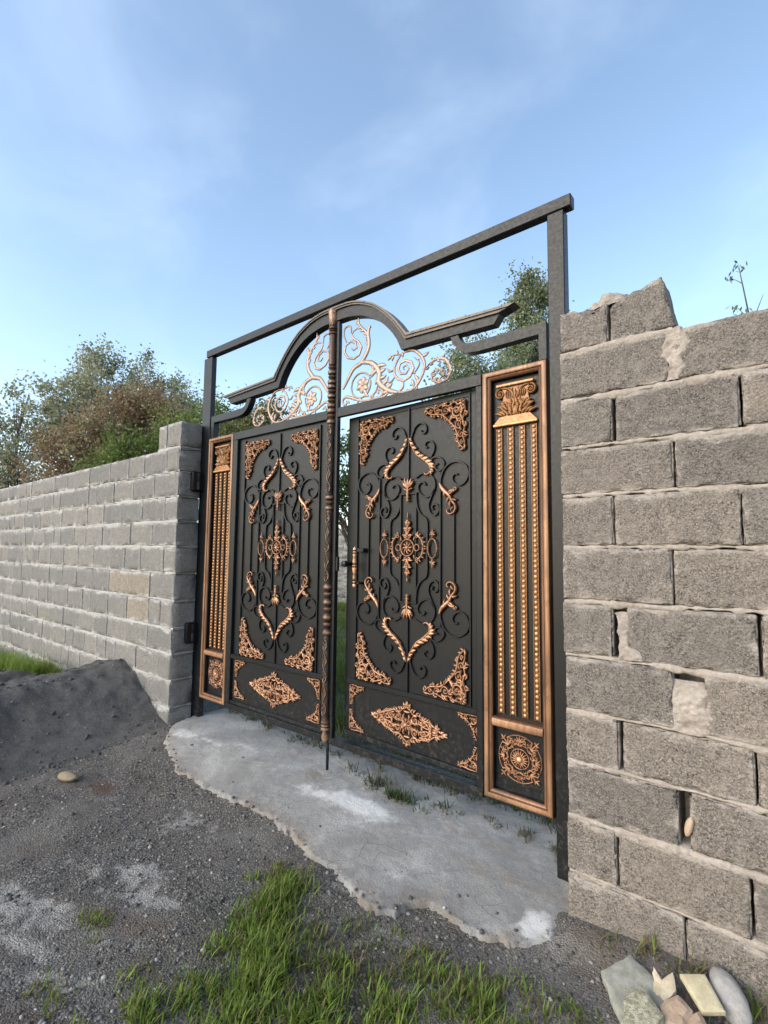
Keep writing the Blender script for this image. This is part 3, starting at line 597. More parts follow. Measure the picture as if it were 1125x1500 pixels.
def frond(m, pts, w, lobes, side=1, L=.03, lw=.008, a0=.08, a1=.85, ang=42, curl=25, h=.009, base=0.0, grow=None, full=False):
    """stem with acanthus lobes along one side (side 1: left of travel, -1: right)"""
    c = stem(m, pts, w, h, 6, base, .4, full); n = len(c)
    for i in range(lobes):
        t = a0+(a1-a0)*i/max(1, lobes-1); k = min(n-2, int(t*(n-1))); d = c[k+1]-c[k]; a = math.degrees(math.atan2(d[1], d[0]))
        g = grow(t) if grow else 1.0
        leaflet(m, c[k], a+side*ang, L*g, lw*(.7+.3*g), -side*curl, h*.85, base, None, full)
_leaf = leaflet
def curl_(m, cx, cz, r, a0, turns, w=.005, h=.008, base=0.0, full=False, eye=True):
    p = spiral(cx, cz, r, r*.18, a0, a0+360*turns, 30); m.strip(p, lambda t: w*(1-.35*t), h, base, None, full)
    if eye: leaflet(m, (cx-r*.2, cz), 0, r*.4, r*.22, 0, h*1.1, base, None, full)
def flower(m, cx, cz, r, n, h=.010, base=0.0, core=.35, a0=0):
    for i in range(n): leaflet(m, (cx+.25*r*math.cos(R(a0+360*i/n)), cz+.25*r*math.sin(R(a0+360*i/n))), a0+360*i/n, r*.8, r*min(.34, 1.7/n), 8, h, base)
    rr = r*core
    for k in range(1): dome(m, cx, cz, rr, h*1.5, base)
def dome(m, cx, cz, r, h, base=0.0, seg=12, hs=1.0):
    vs, hv = [], []
    for k, (q, e) in enumerate(((1, 0), (.9, .45), (.62, .8), (.25, .98))):
        for i in range(seg): vs.append((cx+r*q*math.cos(2*PI*i/seg), -(base+h*e), cz+r*q*math.sin(2*PI*i/seg))); hv.append((.1, .6, 1, 1)[k]*hs)
    m.add(vs, [(k*seg+i, k*seg+(i+1) % seg, (k+1)*seg+(i+1) % seg, (k+1)*seg+i) for k in range(3) for i in range(seg)]+[tuple(3*seg+i for i in range(seg))], hv)
def ring(m, cx, cz, rx, rz, w, h, base=0.0, seg=36, full=False):
    a = np.linspace(0, 2*PI, seg+1); m.strip(np.stack([cx+rx*np.cos(a), cz+rz*np.sin(a)], 1), w, h, base, None, full)
def swapped(fn, m, flip):
    """draw fn into a scratch mesh, swap x and z when flip, append"""
    q = MB(); fn(q); vs = [(-v[2], v[1], -v[0]) if flip else v for v in q.v]; m.add(vs, q.f, q.h, q.r)
def corner_mesh():
    # corner at the origin, arms along +x and -z
    m = MB(); jr = random.Random(4)
    def arm(q):
        stem(q, [(.02, -.014), (.07, -.010), (.12, -.026), (.16, -.014), (.205, -.024), (.24, -.014), (.272, -.020)], .0070, .013)
        stem(q, [(.278, -.020), (.252, -.046), (.224, -.058), (.190, -.062), (.156, -.074), (.128, -.098), (.112, -.112)], .0085, .014, taper=.55)
        curl_(q, .196, -.036, .022, 200, 1.4, .0062, .012); curl_(q, .138, -.050, .027, 20, -1.5, .0070, .014); curl_(q, .240, -.032, .013, 180, 1.3, .0055, .010)
        for i, (x, z, a, L) in enumerate(((.272, -.022, -35, .030), (.262, -.036, -70, .026), (.240, -.052, -95, .028), (.214, -.060, -80, .024), (.196, -.062, -120, .026), (.165, -.070, -95, .028), (.145, -.082, -70, .024), (.132, -.096, -110, .022))): leaflet(q, (x, z), a+jr.uniform(-12, 12), L, .0072, jr.choice((-60, 60)), .011)
        for i in range(7): leaflet(q, (.04+.030*i, -.010-.010*jr.random()), (35 if i % 2 else 130)+jr.uniform(-20, 20), .028, .0074, jr.uniform(-80, 80), .013)
        for i in range(9): leaflet(q, (.06+.19*jr.random(), -.018-.03*jr.random()), jr.uniform(0, 360), .032, .0078, jr.uniform(-110, 110), .015)
        leaflet(q, (.250, -.016), 14, .038, .0078, -50, .011)
    swapped(arm, m, False); swapped(arm, m, True)
    curl_(m, .064, -.064, .042, 135, 1.5, .0095, .016); curl_(m, .064, -.064, .042, 315, -1.0, .0075, .013, 0, False, False)
    flower(m, .030, -.030, .030, 5, .017, .002); stem(m, [(.112, -.114), (.095, -.09), (.078, -.074)], .010, .015)
    for k in range(8): leaflet(m, (.064+.034*math.cos(k*.785), -.064+.034*math.sin(k*.785)), math.degrees(k*.785)+jr.uniform(-40, 40), .032, .0085, jr.uniform(-90, 90), .015)
    for a in (-45, -15, -75): leaflet(m, (.106, -.108), a, .024, .008, 20*(a > -45)-20*(a < -45), .012)
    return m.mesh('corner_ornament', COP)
def small_corner_mesh():
    m = MB(); jr = random.Random(9)
    def arm(q):
        stem(q, [(.01, -.006), (.05, -.006), (.09, -.010), (.13, -.006)], .005, .009); stem(q, [(.13, -.008), (.10, -.024), (.07, -.036), (.052, -.052)], .0055, .010)
        curl_(q, .075, -.018, .014, 200, 1.3, .0042, .009)
        for i in range(6): leaflet(q, (.12-.014*i, -.014-.006*i), -80+jr.uniform(-40, 40), .017, .0048, jr.choice((-40, 40)), .008)
        for i in range(6): leaflet(q, (.02+.1*jr.random(), -.008-.012*jr.random()), jr.uniform(0, 360), .018, .0046, jr.uniform(-80, 80), .010)
    swapped(arm, m, False); swapped(arm, m, True); curl_(m, .030, -.030, .022, 135, 1.4, .0058, .011); curl_(m, .030, -.030, .022, 315, -1.0, .0045, .009, 0, False, False); leaflet(m, (.05, -.05), -45, .018, .006, 20, .009)
    return m.mesh('small_corner_ornament', COP)
def mirror4(fn):
    m = MB()
    for sx_ in (1, -1):
        for sz_ in (1, -1):
            q = MB(); fn(q); m.add([(v[0]*sx_, v[1], v[2]*sz_) for v in q.v], q.f, q.h, q.r)
    return m
def diamond_mesh():
    def qd(m):
        jr = random.Random(5)
        stem(m, [(0, .092), (.026, .080), (.050, .062), (.095, .064), (.13, .046), (.165, .044), (.20, .024), (.258, .006)], .0075, .014)
        stem(m, [(.0, .03), (.04, .014), (.09, .022), (.14, .008), (.2, .014), (.25, .0)], .0070, .014)
        curl_(m, .062, .034, .026, 60, 1.5, .0075, .016); curl_(m, .118, .030, .021, 30, -1.4, .0068, .014); curl_(m, .170, .020, .016, 40, 1.4, .0060, .013); curl_(m, .212, .010, .010, 30, -1.2, .005, .011)
        for i in range(13): t = i/12; leaflet(m, (.03+.22*t, .074*(1-t)**.85), 55-30*t+jr.uniform(-40, 40), .023+.006*jr.random(), .0082, jr.choice((-70, 70)), .012)
        for i in range(24): x = .012+.21*jr.random(); leaflet(m, (x, (.074-.29*x)*jr.random()+.004), jr.uniform(0, 360), .034, .0085, jr.uniform(-110, 110), .010+.010*jr.random())
        curl_(m, .011, .098, .016, 300, 1.3, .0062, .012); leaflet(m, (.0, .104), 70, .024, .008, 30, .012); leaflet(m, (.016, .100), 40, .022, .007, 60, .011); leaflet(m, (.248, .002), 8, .034, .009, 10, .011); leaflet(m, (.238, .006), 40, .022, .007, -30, .010)
    m = mirror4(qd); flower(m, 0, 0, .036, 8, .017, .004); return m.mesh('diamond_ornament', COP)
def medallion_mesh():
    def qd(m):
        stem(m, [(.062, .075), (.080, .066), (.104, .045), (.113, .018), (.112, 0)], .0085, .012, taper=.8)
        curl_(m, .068, .066, .016, 100, -1.1, .005, .010)
        for i, (x, z, a) in enumerate(((.085, .066, 60), (.102, .05, 35), (.113, .03, 15), (.116, .008, 0), (.075, .075, 95))): leaflet(m, (x, z), a, .020, .0058, -35, .009)
        for z, w in ((.060, .044), (.103, .034), (.140, .022)): leaflet(m, (.002, z), 48, w, .0085, -75, .011); leaflet(m, (.0, z+.004), 80, w*.9, .0085, -20, .013); leaflet(m, (.004, z-.006), 8, w*.8, .0065, 95, .010)
        leaflet(m, (.045, .04), 60, .03, .006, 40, .009)
    m = mirror4(qd); ring(m, 0, 0, .048, .048, .006, .011); flower(m, 0, 0, .036, 8, .012, 0, .3)
    for s in (1, -1):
        ring(m, s*.069, 0, .018, .018, .005, .009); stem(m, [(0, s*.05), (0, s*.12), (0, s*.175)], .0055, .012); leaflet(m, (0, s*.168), s*90, .038, .006, 0, .009)
        for k in range(8): leaflet(m, (.02*math.cos(k*.785), .02*math.sin(k*.785)), math.degrees(k*.785)+20, .024, .004, 60, .011)
    return m.mesh('medallion', COP)
def oval_mesh():
    m = MB(); ring(m, 0, 0, .031, .054, .0052, .010)
    for s in (1, -1):
        stem(m, [(0, s*.054), (0, s*.085)], .006, .010, 4)
        for a in (0, 45, -45, 95, -95): leaflet(m, (0, s*.078), s*90+a, .036 if a == 0 else .022, .006, 0, .009)
        leaflet(m, (s*.031, 0), 0 if s > 0 else 180, .008, .006, 0, .008)
    return m.mesh('oval_ornament', COP)
ZM = 1.478
def rel(pts, dz=ZM): return [(a, b-dz) for a, b in pts]
LY = rel([(.006, 2.128), (.023, 2.08), (.065, 2.018), (.118, 1.980), (.158, 1.945), (.164, 1.915), (.148, 1.896), (.126, 1.897), (.122, 1.908)])
def acanthus_mesh():
    m = MB(); c = frond(m, LY, .0088, 11, 1, .036, .0135, .04, .64, 20, -38, .012, 0, lambda t: .6+1.1*math.sin(PI*min(1, t/.68))**1.2*.75)
    frond(m, LY, .007, 6, -1, .020, .008, .12, .62, 18, 30, .008); return m.mesh('acanthus_leaf', COP)
def crown_mesh():
    m = MB(); stem(m, rel([(0, 1.745), (0, 1.80), (0, 1.845)]), .010, .013, 5, 0, .8)
    for z in (1.752, 1.772, 1.795): stem(m, rel([(-.014, z), (0, z-.002), (.014, z)]), .0055, .015, 3)
    for a, L in ((90, .055), (64, .062), (116, .062), (40, .05), (140, .05)): leaflet(m, (.018*math.cos(R(a))*.6, 1.83-ZM), a, L, .0105, (a-90)*-.5, .012)
    for s in (1, -1): leaflet(m, (s*.006, 1.81-ZM), 90-s*45, .034, .007, s*-50, .010)
    return m.mesh('crown_ornament', COP)
def sprig_mesh():
    m = MB(); c = cr(rel([(.226, 1.838), (.238, 1.812), (.262, 1.787), (.285, 1.768), (.298, 1.745), (.302, 1.725)]), 6); m.strip(c, lambda t: .004+.011*math.sin(PI*t**.7)**1.2, .012)
    c = cr(rel([(.296, 1.760), (.308, 1.735), (.328, 1.712), (.332, 1.688), (.318, 1.668), (.292, 1.663), (.276, 1.678), (.284, 1.690)]), 6); m.strip(c, lambda t: .010-.0045*t, .013)
    for p, a, L, w, cu in (((.285, 1.775), 50, .050, .009, -70), ((.290, 1.77), 20, .045, .009, 60), ((.262, 1.787), -110, .032, .0075, 60), ((.296, 1.752), -150, .034, .009, 60), ((.308, 1.738), 15, .034, .0085, -60), ((.300, 1.735), -110, .040, .0085, 50), ((.320, 1.700), -150, .03, .0075, 60)): leaflet(m, (p[0], p[1]-ZM), a, L, w, cu, .013)
    curl_(m, .332, 1.796-ZM, .014, 250, -1.2, .006, .010); return m.mesh('leaf_ornament', COP)
SCR = dict(
    top_scroll=[(.008, 2.10), (.027, 2.146), (.048, 2.184), (.084, 2.203), (.119, 2.187), (.130, 2.159), (.118, 2.139), (.098, 2.141), (.091, 2.157)],
    side_scroll=[(.160, 1.990), (.182, 2.026), (.184, 2.059), (.164, 2.084), (.137, 2.087), (.120, 2.071), (.125, 2.054), (.138, 2.053)],
    hook_scroll=[(.158, 1.975), (.190, 1.989), (.228, 1.979), (.252, 1.951), (.247, 1.924), (.223, 1.910), (.197, 1.921), (.194, 1.943), (.212, 1.948)],
    large_scroll=[(.228, 1.831), (.233, 1.87), (.257, 1.918), (.300, 1.945), (.348, 1.946), (.395, 1.918), (.411, 1.876), (.393, 1.836), (.355, 1.816), (.320, 1.832), (.308, 1.861), (.323, 1.881), (.342, 1.876)],
    inner_scroll=[(.126, 1.836), (.111, 1.853), (.083, 1.848), (.071, 1.82), (.092, 1.784), (.132, 1.766), (.171, 1.781), (.190, 1.819), (.185, 1.861), (.151, 1.895), (.100, 1.904), (.055, 1.884)],
    tail_scroll=[(.188, 1.806), (.161, 1.757), (.147, 1.716), (.160, 1.675), (.190, 1.660), (.215, 1.681), (.212, 1.710), (.188, 1.722), (.171, 1.706), (.180, 1.692)],
    jog_bar=[(.057, 1.785), (.066, 1.715), (.094, 1.667), (.128, 1.644), (.139, 1.61), (.139, 1.54), (.139, 1.478)])
SCM = {}
for k, p in SCR.items():
    m = MB(); m.bar(cr(rel(p), 8), .0052, .013); SCM[k] = m.mesh(k, IRON)
ORN = dict(corner=corner_mesh(), small=small_corner_mesh(), diamond=diamond_mesh(), medal=medallion_mesh(), oval=oval_mesh(), acan=acanthus_mesh(), crown=crown_mesh(), sprig=sprig_mesh())
def vbar(u, z0, z1):
    m = MB(); m.bar([(u, z0-ZM), (u, ZM*0+z1-ZM)], .0048, .012); return m.mesh('iron_bar', IRON)
BARM = [(vbar(0, 1.87, 2.31), 1), (vbar(.228, 1.05, 1.90), 2), (vbar(.318, 1.25, 1.70), 2), (vbar(.42, .665, 2.31), 2), (vbar(.057, 1.165, 1.79), 2), (vbar(0, .66, 1.085), 1)]
cbm = MB(); cbm.bar([(-.066, 1.793-ZM), (.066, 1.793-ZM)], .0048, .013); CBM = cbm.mesh('cross_bar', IRON)
def door_face(par, ox, oy, oz=0.0):
    """all ironwork and ornaments on one door panel, centred on ox with its sheet at oy"""
    z = ZM+oz
    for k, me in SCM.items():
        for sx_ in (1, -1):
            for sz_ in (1, -1): obj(k, me, par, (ox, oy, z), (sx_, 1, sz_))
    for me, n in BARM:
        for s in (1, -1)[:n]: obj('iron_bar', me, par, (ox, oy, z), (s, 1, 1))
    for s in (1, -1): obj('cross_bar', CBM, par, (ox, oy, z), (1, 1, s))
    y2 = oy-.011
    for s in (1, -1):
        for t in (1, -1):
            obj('acanthus_leaf', ORN['acan'], par, (ox, y2, z), (s, 1, t)); obj('leaf_ornament', ORN['sprig'], par, (ox, y2, z), (s, 1, t))
            obj('corner_ornament', ORN['corner'], par, (ox-s*.405, oy-.008, z+t*.812), (s, 1, t))
        obj('crown_ornament', ORN['crown'], par, (ox, y2, z), (1, 1, s)); obj('oval_ornament', ORN['oval'], par, (ox+s*.179, y2, z-.004))
        obj('small_corner_ornament', ORN['small'], par, (ox-s*.468, oy-.003, .628+oz), (s, 1, 1)); obj('small_corner_ornament', ORN['small'], par, (ox-s*.468, oy-.003, .345+oz), (s, 1, -1))
    obj('medallion', ORN['medal'], par, (ox, y2, z)); obj('diamond_ornament', ORN['diamond'], par, (ox, oy-.003, .481+oz))

# ------------------------------------------------------------------ gate frame: posts, head beam, hinges
gf = obj('gate_portal', None); gf.location = (0, .24, .03); tag(gf, 'tall black steel portal frame of two posts and a head beam around the gate', 'gate frame')
def L0(p): return (p[0]-0, p[1]-.24, p[2]-.03)
def part_box(name, par, org, x0, x1, y0, y1, z0, z1, mt, b=.004):
    m = MB(); m.box(x0-org[0], x1-org[0], y0-org[1], y1-org[1], z0-org[2], z1-org[2], b); return m.build(name, mt, par)
GO = (0, .24, .03)
part_box('post', gf, GO, 1.456, 1.538, .20, .26, .0, 3.115, IRON); part_box('post', gf, GO, -1.605, -1.480, .204, .25, .05, 3.115, IRON)
m = MB(); m.box(-1.56, 1.575, .195-.24, .250-.24, 3.116-.03, 3.178-.03, .004); m.build('head_beam', IRON, gf)
for z in (2.03, .775):
    m = MB(); m.box(-1.579, -1.540, .10-.24, .215-.24, z-.085-.03, z+.085-.03, .010); hb = m.build('hinge_plate', IRON, gf)
    m = MB(); m.lathe([(z-.07-.03, .018, 0), (z-.068-.03, .022, 0), (z-.005-.03, .022, 0), (z-.03, .019, 0), (z+.005-.03, .022, 0), (z+.068-.03, .022, 0), (z+.07-.03, .018, 0)], 14, (-1.552, .165-.24)); m.build('hinge_pin', IRON, hb)

# ------------------------------------------------------------------ side panels
def side_panel(par, org, x0, x1):
    """copper-brown moulded frame x0..x1 with capital, beaded rods and rosette"""
    ox, oy, oz = org; cx = (x0+x1)/2; zt, zb = 2.390, .266; w = .046
    m = MB()
    # moulded stiles and rails: profile across the width (offset, y, h)
    prof = [(0, .050, 0), (0, .012, .1), (.004, .004, .5), (.016, .000, 1), (.026, .003, .6), (.030, .010, .1), (.034, .008, .6), (.042, .012, .5), (.046, .020, .0)]
    def run(a, b, nrm, t0, t1):
        # moulding from a to b (x, z); nrm points inward; mitred at both ends
        d = np.array(b)-np.array(a); d = d/np.linalg.norm(d); vs, hv = [], []
        N_ = 24
        for i in range(N_+1):
            for o, y, h in prof:
                s0, s1 = np.array(a)+d*o*t0, np.array(b)-d*o*t1; p = s0+(s1-s0)*i/N_+np.array(nrm)*o
                vs.append((p[0]-ox, .188+y-oy, p[1]-oz)); hv.append(h)
        k = len(prof); m.add(vs, [(i*k+j, (i+1)*k+j, (i+1)*k+j+1, i*k+j+1) for i in range(N_) for j in range(k-1)], hv)
    run((x0, zb), (x0, zt), (1, 0), 1, 1); run((x1, zt), (x1, zb), (-1, 0), 1, 1); run((x0, zt), (x1, zt), (0, -1), 1, 1); run((x1, zb), (x0, zb), (0, 1), 1, 1)
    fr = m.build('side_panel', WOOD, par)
    m = MB()
    def rail(z0, z1):
        vs, hv = [], []; pr = [(z0, .05, 0), (z0, .018, .1), (z0+.008, .006, .8), ((z0+z1)/2, .002, 1), (z1-.008, .006, .8), (z1, .018, .1), (z1, .05, 0)]
        for i in range(9):
            x = x0+.045+(x1-x0-.09)*i/8
            for z, y, h in pr: vs.append((x-ox, .190+y-oy, z-oz)); hv.append(h)
        k = len(pr); m.add(vs, [(i*k+j, (i+1)*k+j, (i+1)*k+j+1, i*k+j+1) for i in range(8) for j in range(k-1)], hv)
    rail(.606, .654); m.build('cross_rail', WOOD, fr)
    m = MB(); m.box(x0+.01-ox, x1-.01-ox, .236-oy, .242-oy, zb+.01-oz, zt-.01-oz, .001); 
    for a in ((x0+.034, x0+.045, zb+.01, zt-.01), (x1-.045, x1-.034, zb+.01, zt-.01), (x0+.0455, x1-.0455, zt-.045, zt-.034), (x0+.0455, x1-.0455, zb+.034, zb+.045)): m.box(a[0]-ox, a[1]-ox, .209-oy, .2355-oy, a[2]-oz, a[3]-oz, .001)
    m.build('back_sheet', IRON, fr)
    yy = .236-oy
    for q in range(4):
        rx = cx+(q-1.5)*.0615; m = MB(); z0, z1 = .668, 2.092
        m.box(rx-.0155-ox, rx+.0155-ox, yy-.007, yy-.0005, z0-oz, z1-oz, .002, .22)
        m.box(rx-.0155-ox, rx-.0115-ox, yy-.011, yy-.0068, z0-oz, z1-oz, .001, .5); m.box(rx+.0115-ox, rx+.0155-ox, yy-.011, yy-.0068, z0-oz, z1-oz, .001, .5)
        n = 58
        for i in range(n): dome(m, rx-ox, z0+.014+(z1-z0-.028)*i/(n-1)-oz, .0105, .010, -yy+.006, 8)
        m.build('beaded_rod', GOLD, fr)
    # capital
    m = MB(); c = (cx-ox, 0); B = -yy
    def Z(z): return z-oz
    m.box(cx-.118-ox, cx+.118-ox, yy-.030, yy-.001, Z(2.098), Z(2.112), .003, .8); m.prism([(cx-.112-ox, Z(2.1125)), (cx+.112-ox, Z(2.1125)), (cx+.080-ox, Z(2.146)), (cx-.080-ox, Z(2.146))], yy-.026, yy-.001, .62)
    q = MB()
    body = [(-.062, 2.1465), (-.076, 2.175), (-.080, 2.205), (-.068, 2.235), (-.064, 2.27), (-.075, 2.30), (.075, 2.30), (.064, 2.27), (.068, 2.235), (.080, 2.205), (.076, 2.175), (.062, 2.1465)]
    m.prism([(cx+a-ox, Z(z)) for a, z in body], yy-.014, yy-.001, .38)
    m.box(cx-.100-ox, cx+.100-ox, yy-.030, yy-.001, Z(2.302), Z(2.316), .003, .7)
    for s in (1, -1):
        curl_(q, s*.082, 2.268, .028, 90, -1.7*s, .007, .014, .010); stem(q, [(s*.082, 2.297), (s*.045, 2.292), (s*.018, 2.27), (s*.006, 2.235)], .008, .012, 5, .012)
        for i in range(4): stem(q, [(s*(.014+.010*i), 2.292-.003*i), (s*(.02+.011*i), 2.262), (s*(.014+.010*i), 2.238)], .0048, .010, 4, .013)
        for row, (z, n, L) in enumerate(((2.152, 5, .05), (2.178, 4, .05), (2.20, 4, .042))):
            for i in range(n): leaflet(q, (s*(.006+.016*i+.006*(row % 2)), z), 90-s*(6+11*i), L, .0085, s*(-50 if i > 1 else 35), .014, .012)
        leaflet(q, (s*.06, 2.19), 90-s*40, .04, .008, s*-80, .012, .010)
    leaflet(q, (0, 2.15), 90, .05, .010, 0, .016, .012); leaflet(q, (0, 2.235), 90, .05, .008, 0, .014, .012)
    rr = random.Random(3)
    for i in range(24): leaflet(q, (rr.uniform(-.066, .066), rr.uniform(2.155, 2.225)), rr.uniform(0, 360), .02, .005, rr.uniform(-90, 90), .016, .012)
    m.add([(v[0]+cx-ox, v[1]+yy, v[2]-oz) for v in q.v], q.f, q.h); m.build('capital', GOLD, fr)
    # rosette
    q = MB(); rr = random.Random(8)
    for k in range(18): leaflet(q, (.014*math.cos(k*PI/9), .014*math.sin(k*PI/9)), k*20, .030, .0058, 0, .012, .003)
    dome(q, 0, 0, .016, .022, .002, 14); ring(q, 0, 0, .046, .046, .004, .008); ring(q, 0, 0, .066, .066, .003, .006)
    for a0 in range(0, 360, 90): q.strip(spiral(0, 0, .108, .108, a0+52, a0+128, 16), .0036, .008)
    for k in range(8):
        a = 45*k; ca, sa = math.cos(R(a)), math.sin(R(a)); rad = .078
        for d in (-60, -30, 0, 30, 60): leaflet(q, (rad*ca, rad*sa), a+d, .030 if k % 2 == 0 else .046-.008*abs(d)/30, .0056, d*.6, .012)
        for d in (-1, 1): curl_(q, rad*ca-d*.022*sa, rad*sa+d*.022*ca, .014, a+90, d*1.2, .004, .009); leaflet(q, (.060*ca, .060*sa), a+d*70, .026, .005, -d*50, .010)
        for i in range(5): leaflet(q, ((.058+.045*rr.random())*math.cos(R(a+rr.uniform(-20, 20))), (.058+.045*rr.random())*math.sin(R(a+rr.uniform(-20, 20)))), rr.uniform(0, 360), .018, .0045, rr.uniform(-80, 80), .011)
        if k % 2: leaflet(q, (.112*ca, .112*sa), a, .026, .0065, 0, .010); [leaflet(q, (.112*ca, .112*sa), a+s*50, .02, .005, s*30, .009) for s in (1, -1)]
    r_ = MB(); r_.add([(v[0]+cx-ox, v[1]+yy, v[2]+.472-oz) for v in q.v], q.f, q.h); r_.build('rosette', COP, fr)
    return fr

# ------------------------------------------------------------------ crest over each leaf (drawn for the right, mirrored for the left)
ARCH_O = [(-.0, 3.088), (.065, 3.086), (.12, 3.084), (.174, 3.076), (.235, 3.060), (.29, 3.038), (.35, 3.008), (.401, 2.972), (.452, 2.930), (.498, 2.884), (.535, 2.843), (.564, 2.805), (.590, 2.772), (.614, 2.742)]
ARCH_M = [(-.0, 3.062), (.06, 3.062), (.117, 3.060), (.17, 3.053), (.228, 3.038), (.281, 3.017), (.34, 2.988), (.389, 2.953), (.438, 2.911), (.482, 2.866), (.519, 2.825), (.548, 2.787), (.573, 2.753), (.600, 2.709)]
ARCH_I = [(-.0, 2.992), (.05, 2.991), (.10, 2.990), (.15, 2.984), (.20, 2.974), (.25, 2.960), (.30, 2.940), (.35, 2.911), (.395, 2.880), (.435, 2.846), (.470, 2.810), (.502, 2.772), (.533, 2.728), (.567, 2.655)]
def crest(par, org, s, xs0):
    ox, oy, oz = org
    def T(p): return [(s*a-ox, b-oz) for a, b in p]
    y0, y1 = .192-oy, .252-oy
    m = MB(); m.ribbon(T(ARCH_M+[(1.205, 2.687)]), T(ARCH_I+[(1.17, 2.640)]), y0, y1)
    ca = m.build('crest_band', IRON, par)
    m = MB()
    for (o0, o1, yy, hh) in ((0, .42, -.014, .9), (.42, .72, -.008, .25), (.72, 1.0, -.012, .75)):
        def lerp(t): return [(a[0]*(1-t)+b[0]*t, a[1]*(1-t)+b[1]*t) for a, b in zip(ARCH_O+[(1.292, 2.716)], ARCH_M+[(1.205, 2.688)])]
        m.ribbon(T(lerp(o0)), T(lerp(o1)), y0+yy, y1+.004-yy*.1, hh)
    m.build('crest_moulding', TRIM, ca)
    # lower S-shaped bar from the band to the gate post side
    top = cr([(.955, 2.640), (.968, 2.612), (.990, 2.588), (1.03, 2.577)], 5).tolist()+[(1.10, 2.577), (1.20, 2.577), (1.30, 2.577), (1.446, 2.577)]
    bot = cr([(.905, 2.640), (.928, 2.595), (.962, 2.555), (1.01, 2.527)], 5).tolist()+[(1.08, 2.520), (1.20, 2.521), (1.30, 2.522), (1.446, 2.523)]
    m = MB(); m.ribbon(T(top), T(bot), y0+.004, y1-.004); m.prism(T([(1.408, 2.5225), (1.446, 2.5225), (1.446, 2.391), (1.408, 2.391)]), y0+.004, y1-.004); m.build('crest_bar', IRON, ca)
    m = MB(); m.prism(T([(.93, 2.6385), (1.115, 2.6385), (1.19, 2.6395), (1.17, 2.632), (1.12, 2.626), (.93, 2.628)]), y0+.006, y1-.006)
    # filigree
    def leaflet(m, p, a, L, w, *r): _leaf(m, p, a, L*1.15, w*1.2, *r)
    f = MB(); K = dict(full=True)
    def st(p, w, h=.006, n=6, tp=.5): stem(f, p, w*1.6, h, n, 0, tp, True)
    st([(.13, 2.885), (.128, 2.925), (.102, 2.942), (.070, 2.932), (.063, 2.897), (.075, 2.862), (.090, 2.835)], .0048)
    st([(.193, 2.905), (.150, 2.893), (.136, 2.875), (.150, 2.845), (.200, 2.808), (.224, 2.766), (.203, 2.722), (.161, 2.706), (.107, 2.724), (.073, 2.768), (.083, 2.815), (.131, 2.830), (.172, 2.808), (.182, 2.773), (.152, 2.764), (.134, 2.783)], .0058)
    st([(.300, 2.882), (.286, 2.878), (.279, 2.838), (.286, 2.790), (.283, 2.749), (.266, 2.714), (.240, 2.682), (.218, 2.661), (.162, 2.643), (.124, 2.602), (.089, 2.553), (.064, 2.520)], .0105, .008)
    frond(f, [(.268, 2.77), (.279, 2.815), (.262, 2.855), (.225, 2.893), (.197, 2.93), (.194, 2.985)], .0105, 6, 1, .038, .008, .05, .8, 50, 40, .006, 0, None, True)
    st([(.205, 2.655), (.24, 2.671), (.290, 2.645), (.322, 2.612), (.320, 2.576), (.286, 2.563)], .006)
    f.strip(spiral(.222, 2.515, .082, .082, 20, 372, 40), .007, .006, 0, None, True)
    for a in range(0, 360, 60): leaflet(f, (.238+.008*math.cos(R(a)), 2.515+.008*math.sin(R(a))), a+20, .044, .017, 30, .007, 0, None, True)
    dome(f, .238, 2.515, .013, .010, 0)
    st([(.285, 2.43), (.262, 2.462), (.245, 2.49)], .008)
    st([(.215, 2.665), (.297, 2.648), (.352, 2.604), (.376, 2.556), (.371, 2.510), (.399, 2.474), (.457, 2.434), (.523, 2.410)], .0135, .009, 6, .5)
    for p, a, L, c in (((.350, 2.605), 15, .075, -50), ((.372, 2.570), 0, .05, 30), ((.378, 2.53), -10, .05, 50), ((.399, 2.48), 25, .06, 40), ((.43, 2.455), 10, .05, 40), ((.36, 2.59), 200, .06, 50), ((.372, 2.53), 215, .04, 40), ((.45, 2.437), 200, .05, -40)): leaflet(f, p, a, L, .0115, c, .007, 0, None, True)
    st([(.372, 2.505), (.345, 2.448), (.300, 2.418), (.342, 2.403), (.390, 2.411), (.404, 2.440), (.378, 2.459), (.361, 2.446), (.374, 2.430)], .0052)
    st([(.436, 2.575), (.46, 2.553), (.49, 2.556)], .0048); st([(.43, 2.50), (.465, 2.487), (.496, 2.508)], .0048); st([(.52, 2.410), (.557, 2.432), (.563, 2.470)], .006); st([(.46, 2.432), (.41, 2.404), (.33, 2.40), (.26, 2.41)], .006)
    st([(.459, 2.647), (.500, 2.648), (.545, 2.640), (.514, 2.606), (.494, 2.570), (.494, 2.530), (.522, 2.493), (.567, 2.473), (.612, 2.489), (.638, 2.534), (.620, 2.575), (.577, 2.595), (.536, 2.585), (.525, 2.552), (.544, 2.520), (.583, 2.514), (.602, 2.540), (.585, 2.566), (.560, 2.556), (.568, 2.540)], .0058)
    for p, a in (((.47, 2.645), 200), ((.49, 2.645), 230), ((.51, 2.64), 60), ((.555, 2.62), 80)): leaflet(f, p, a, .03, .007, 40, .006, 0, None, True)
    st([(.545, 2.642), (.602, 2.650), (.655, 2.632), (.698, 2.586), (.716, 2.540), (.707, 2.496), (.682, 2.452), (.648, 2.416), (.595, 2.402), (.523, 2.408)], .0068)
    for p, a in (((.70, 2.59), 10), ((.66, 2.42), 70), ((.64, 2.425), 100), ((.675, 2.45), 120)): leaflet(f, p, a, .045, .009, 25, .006, 0, None, True)
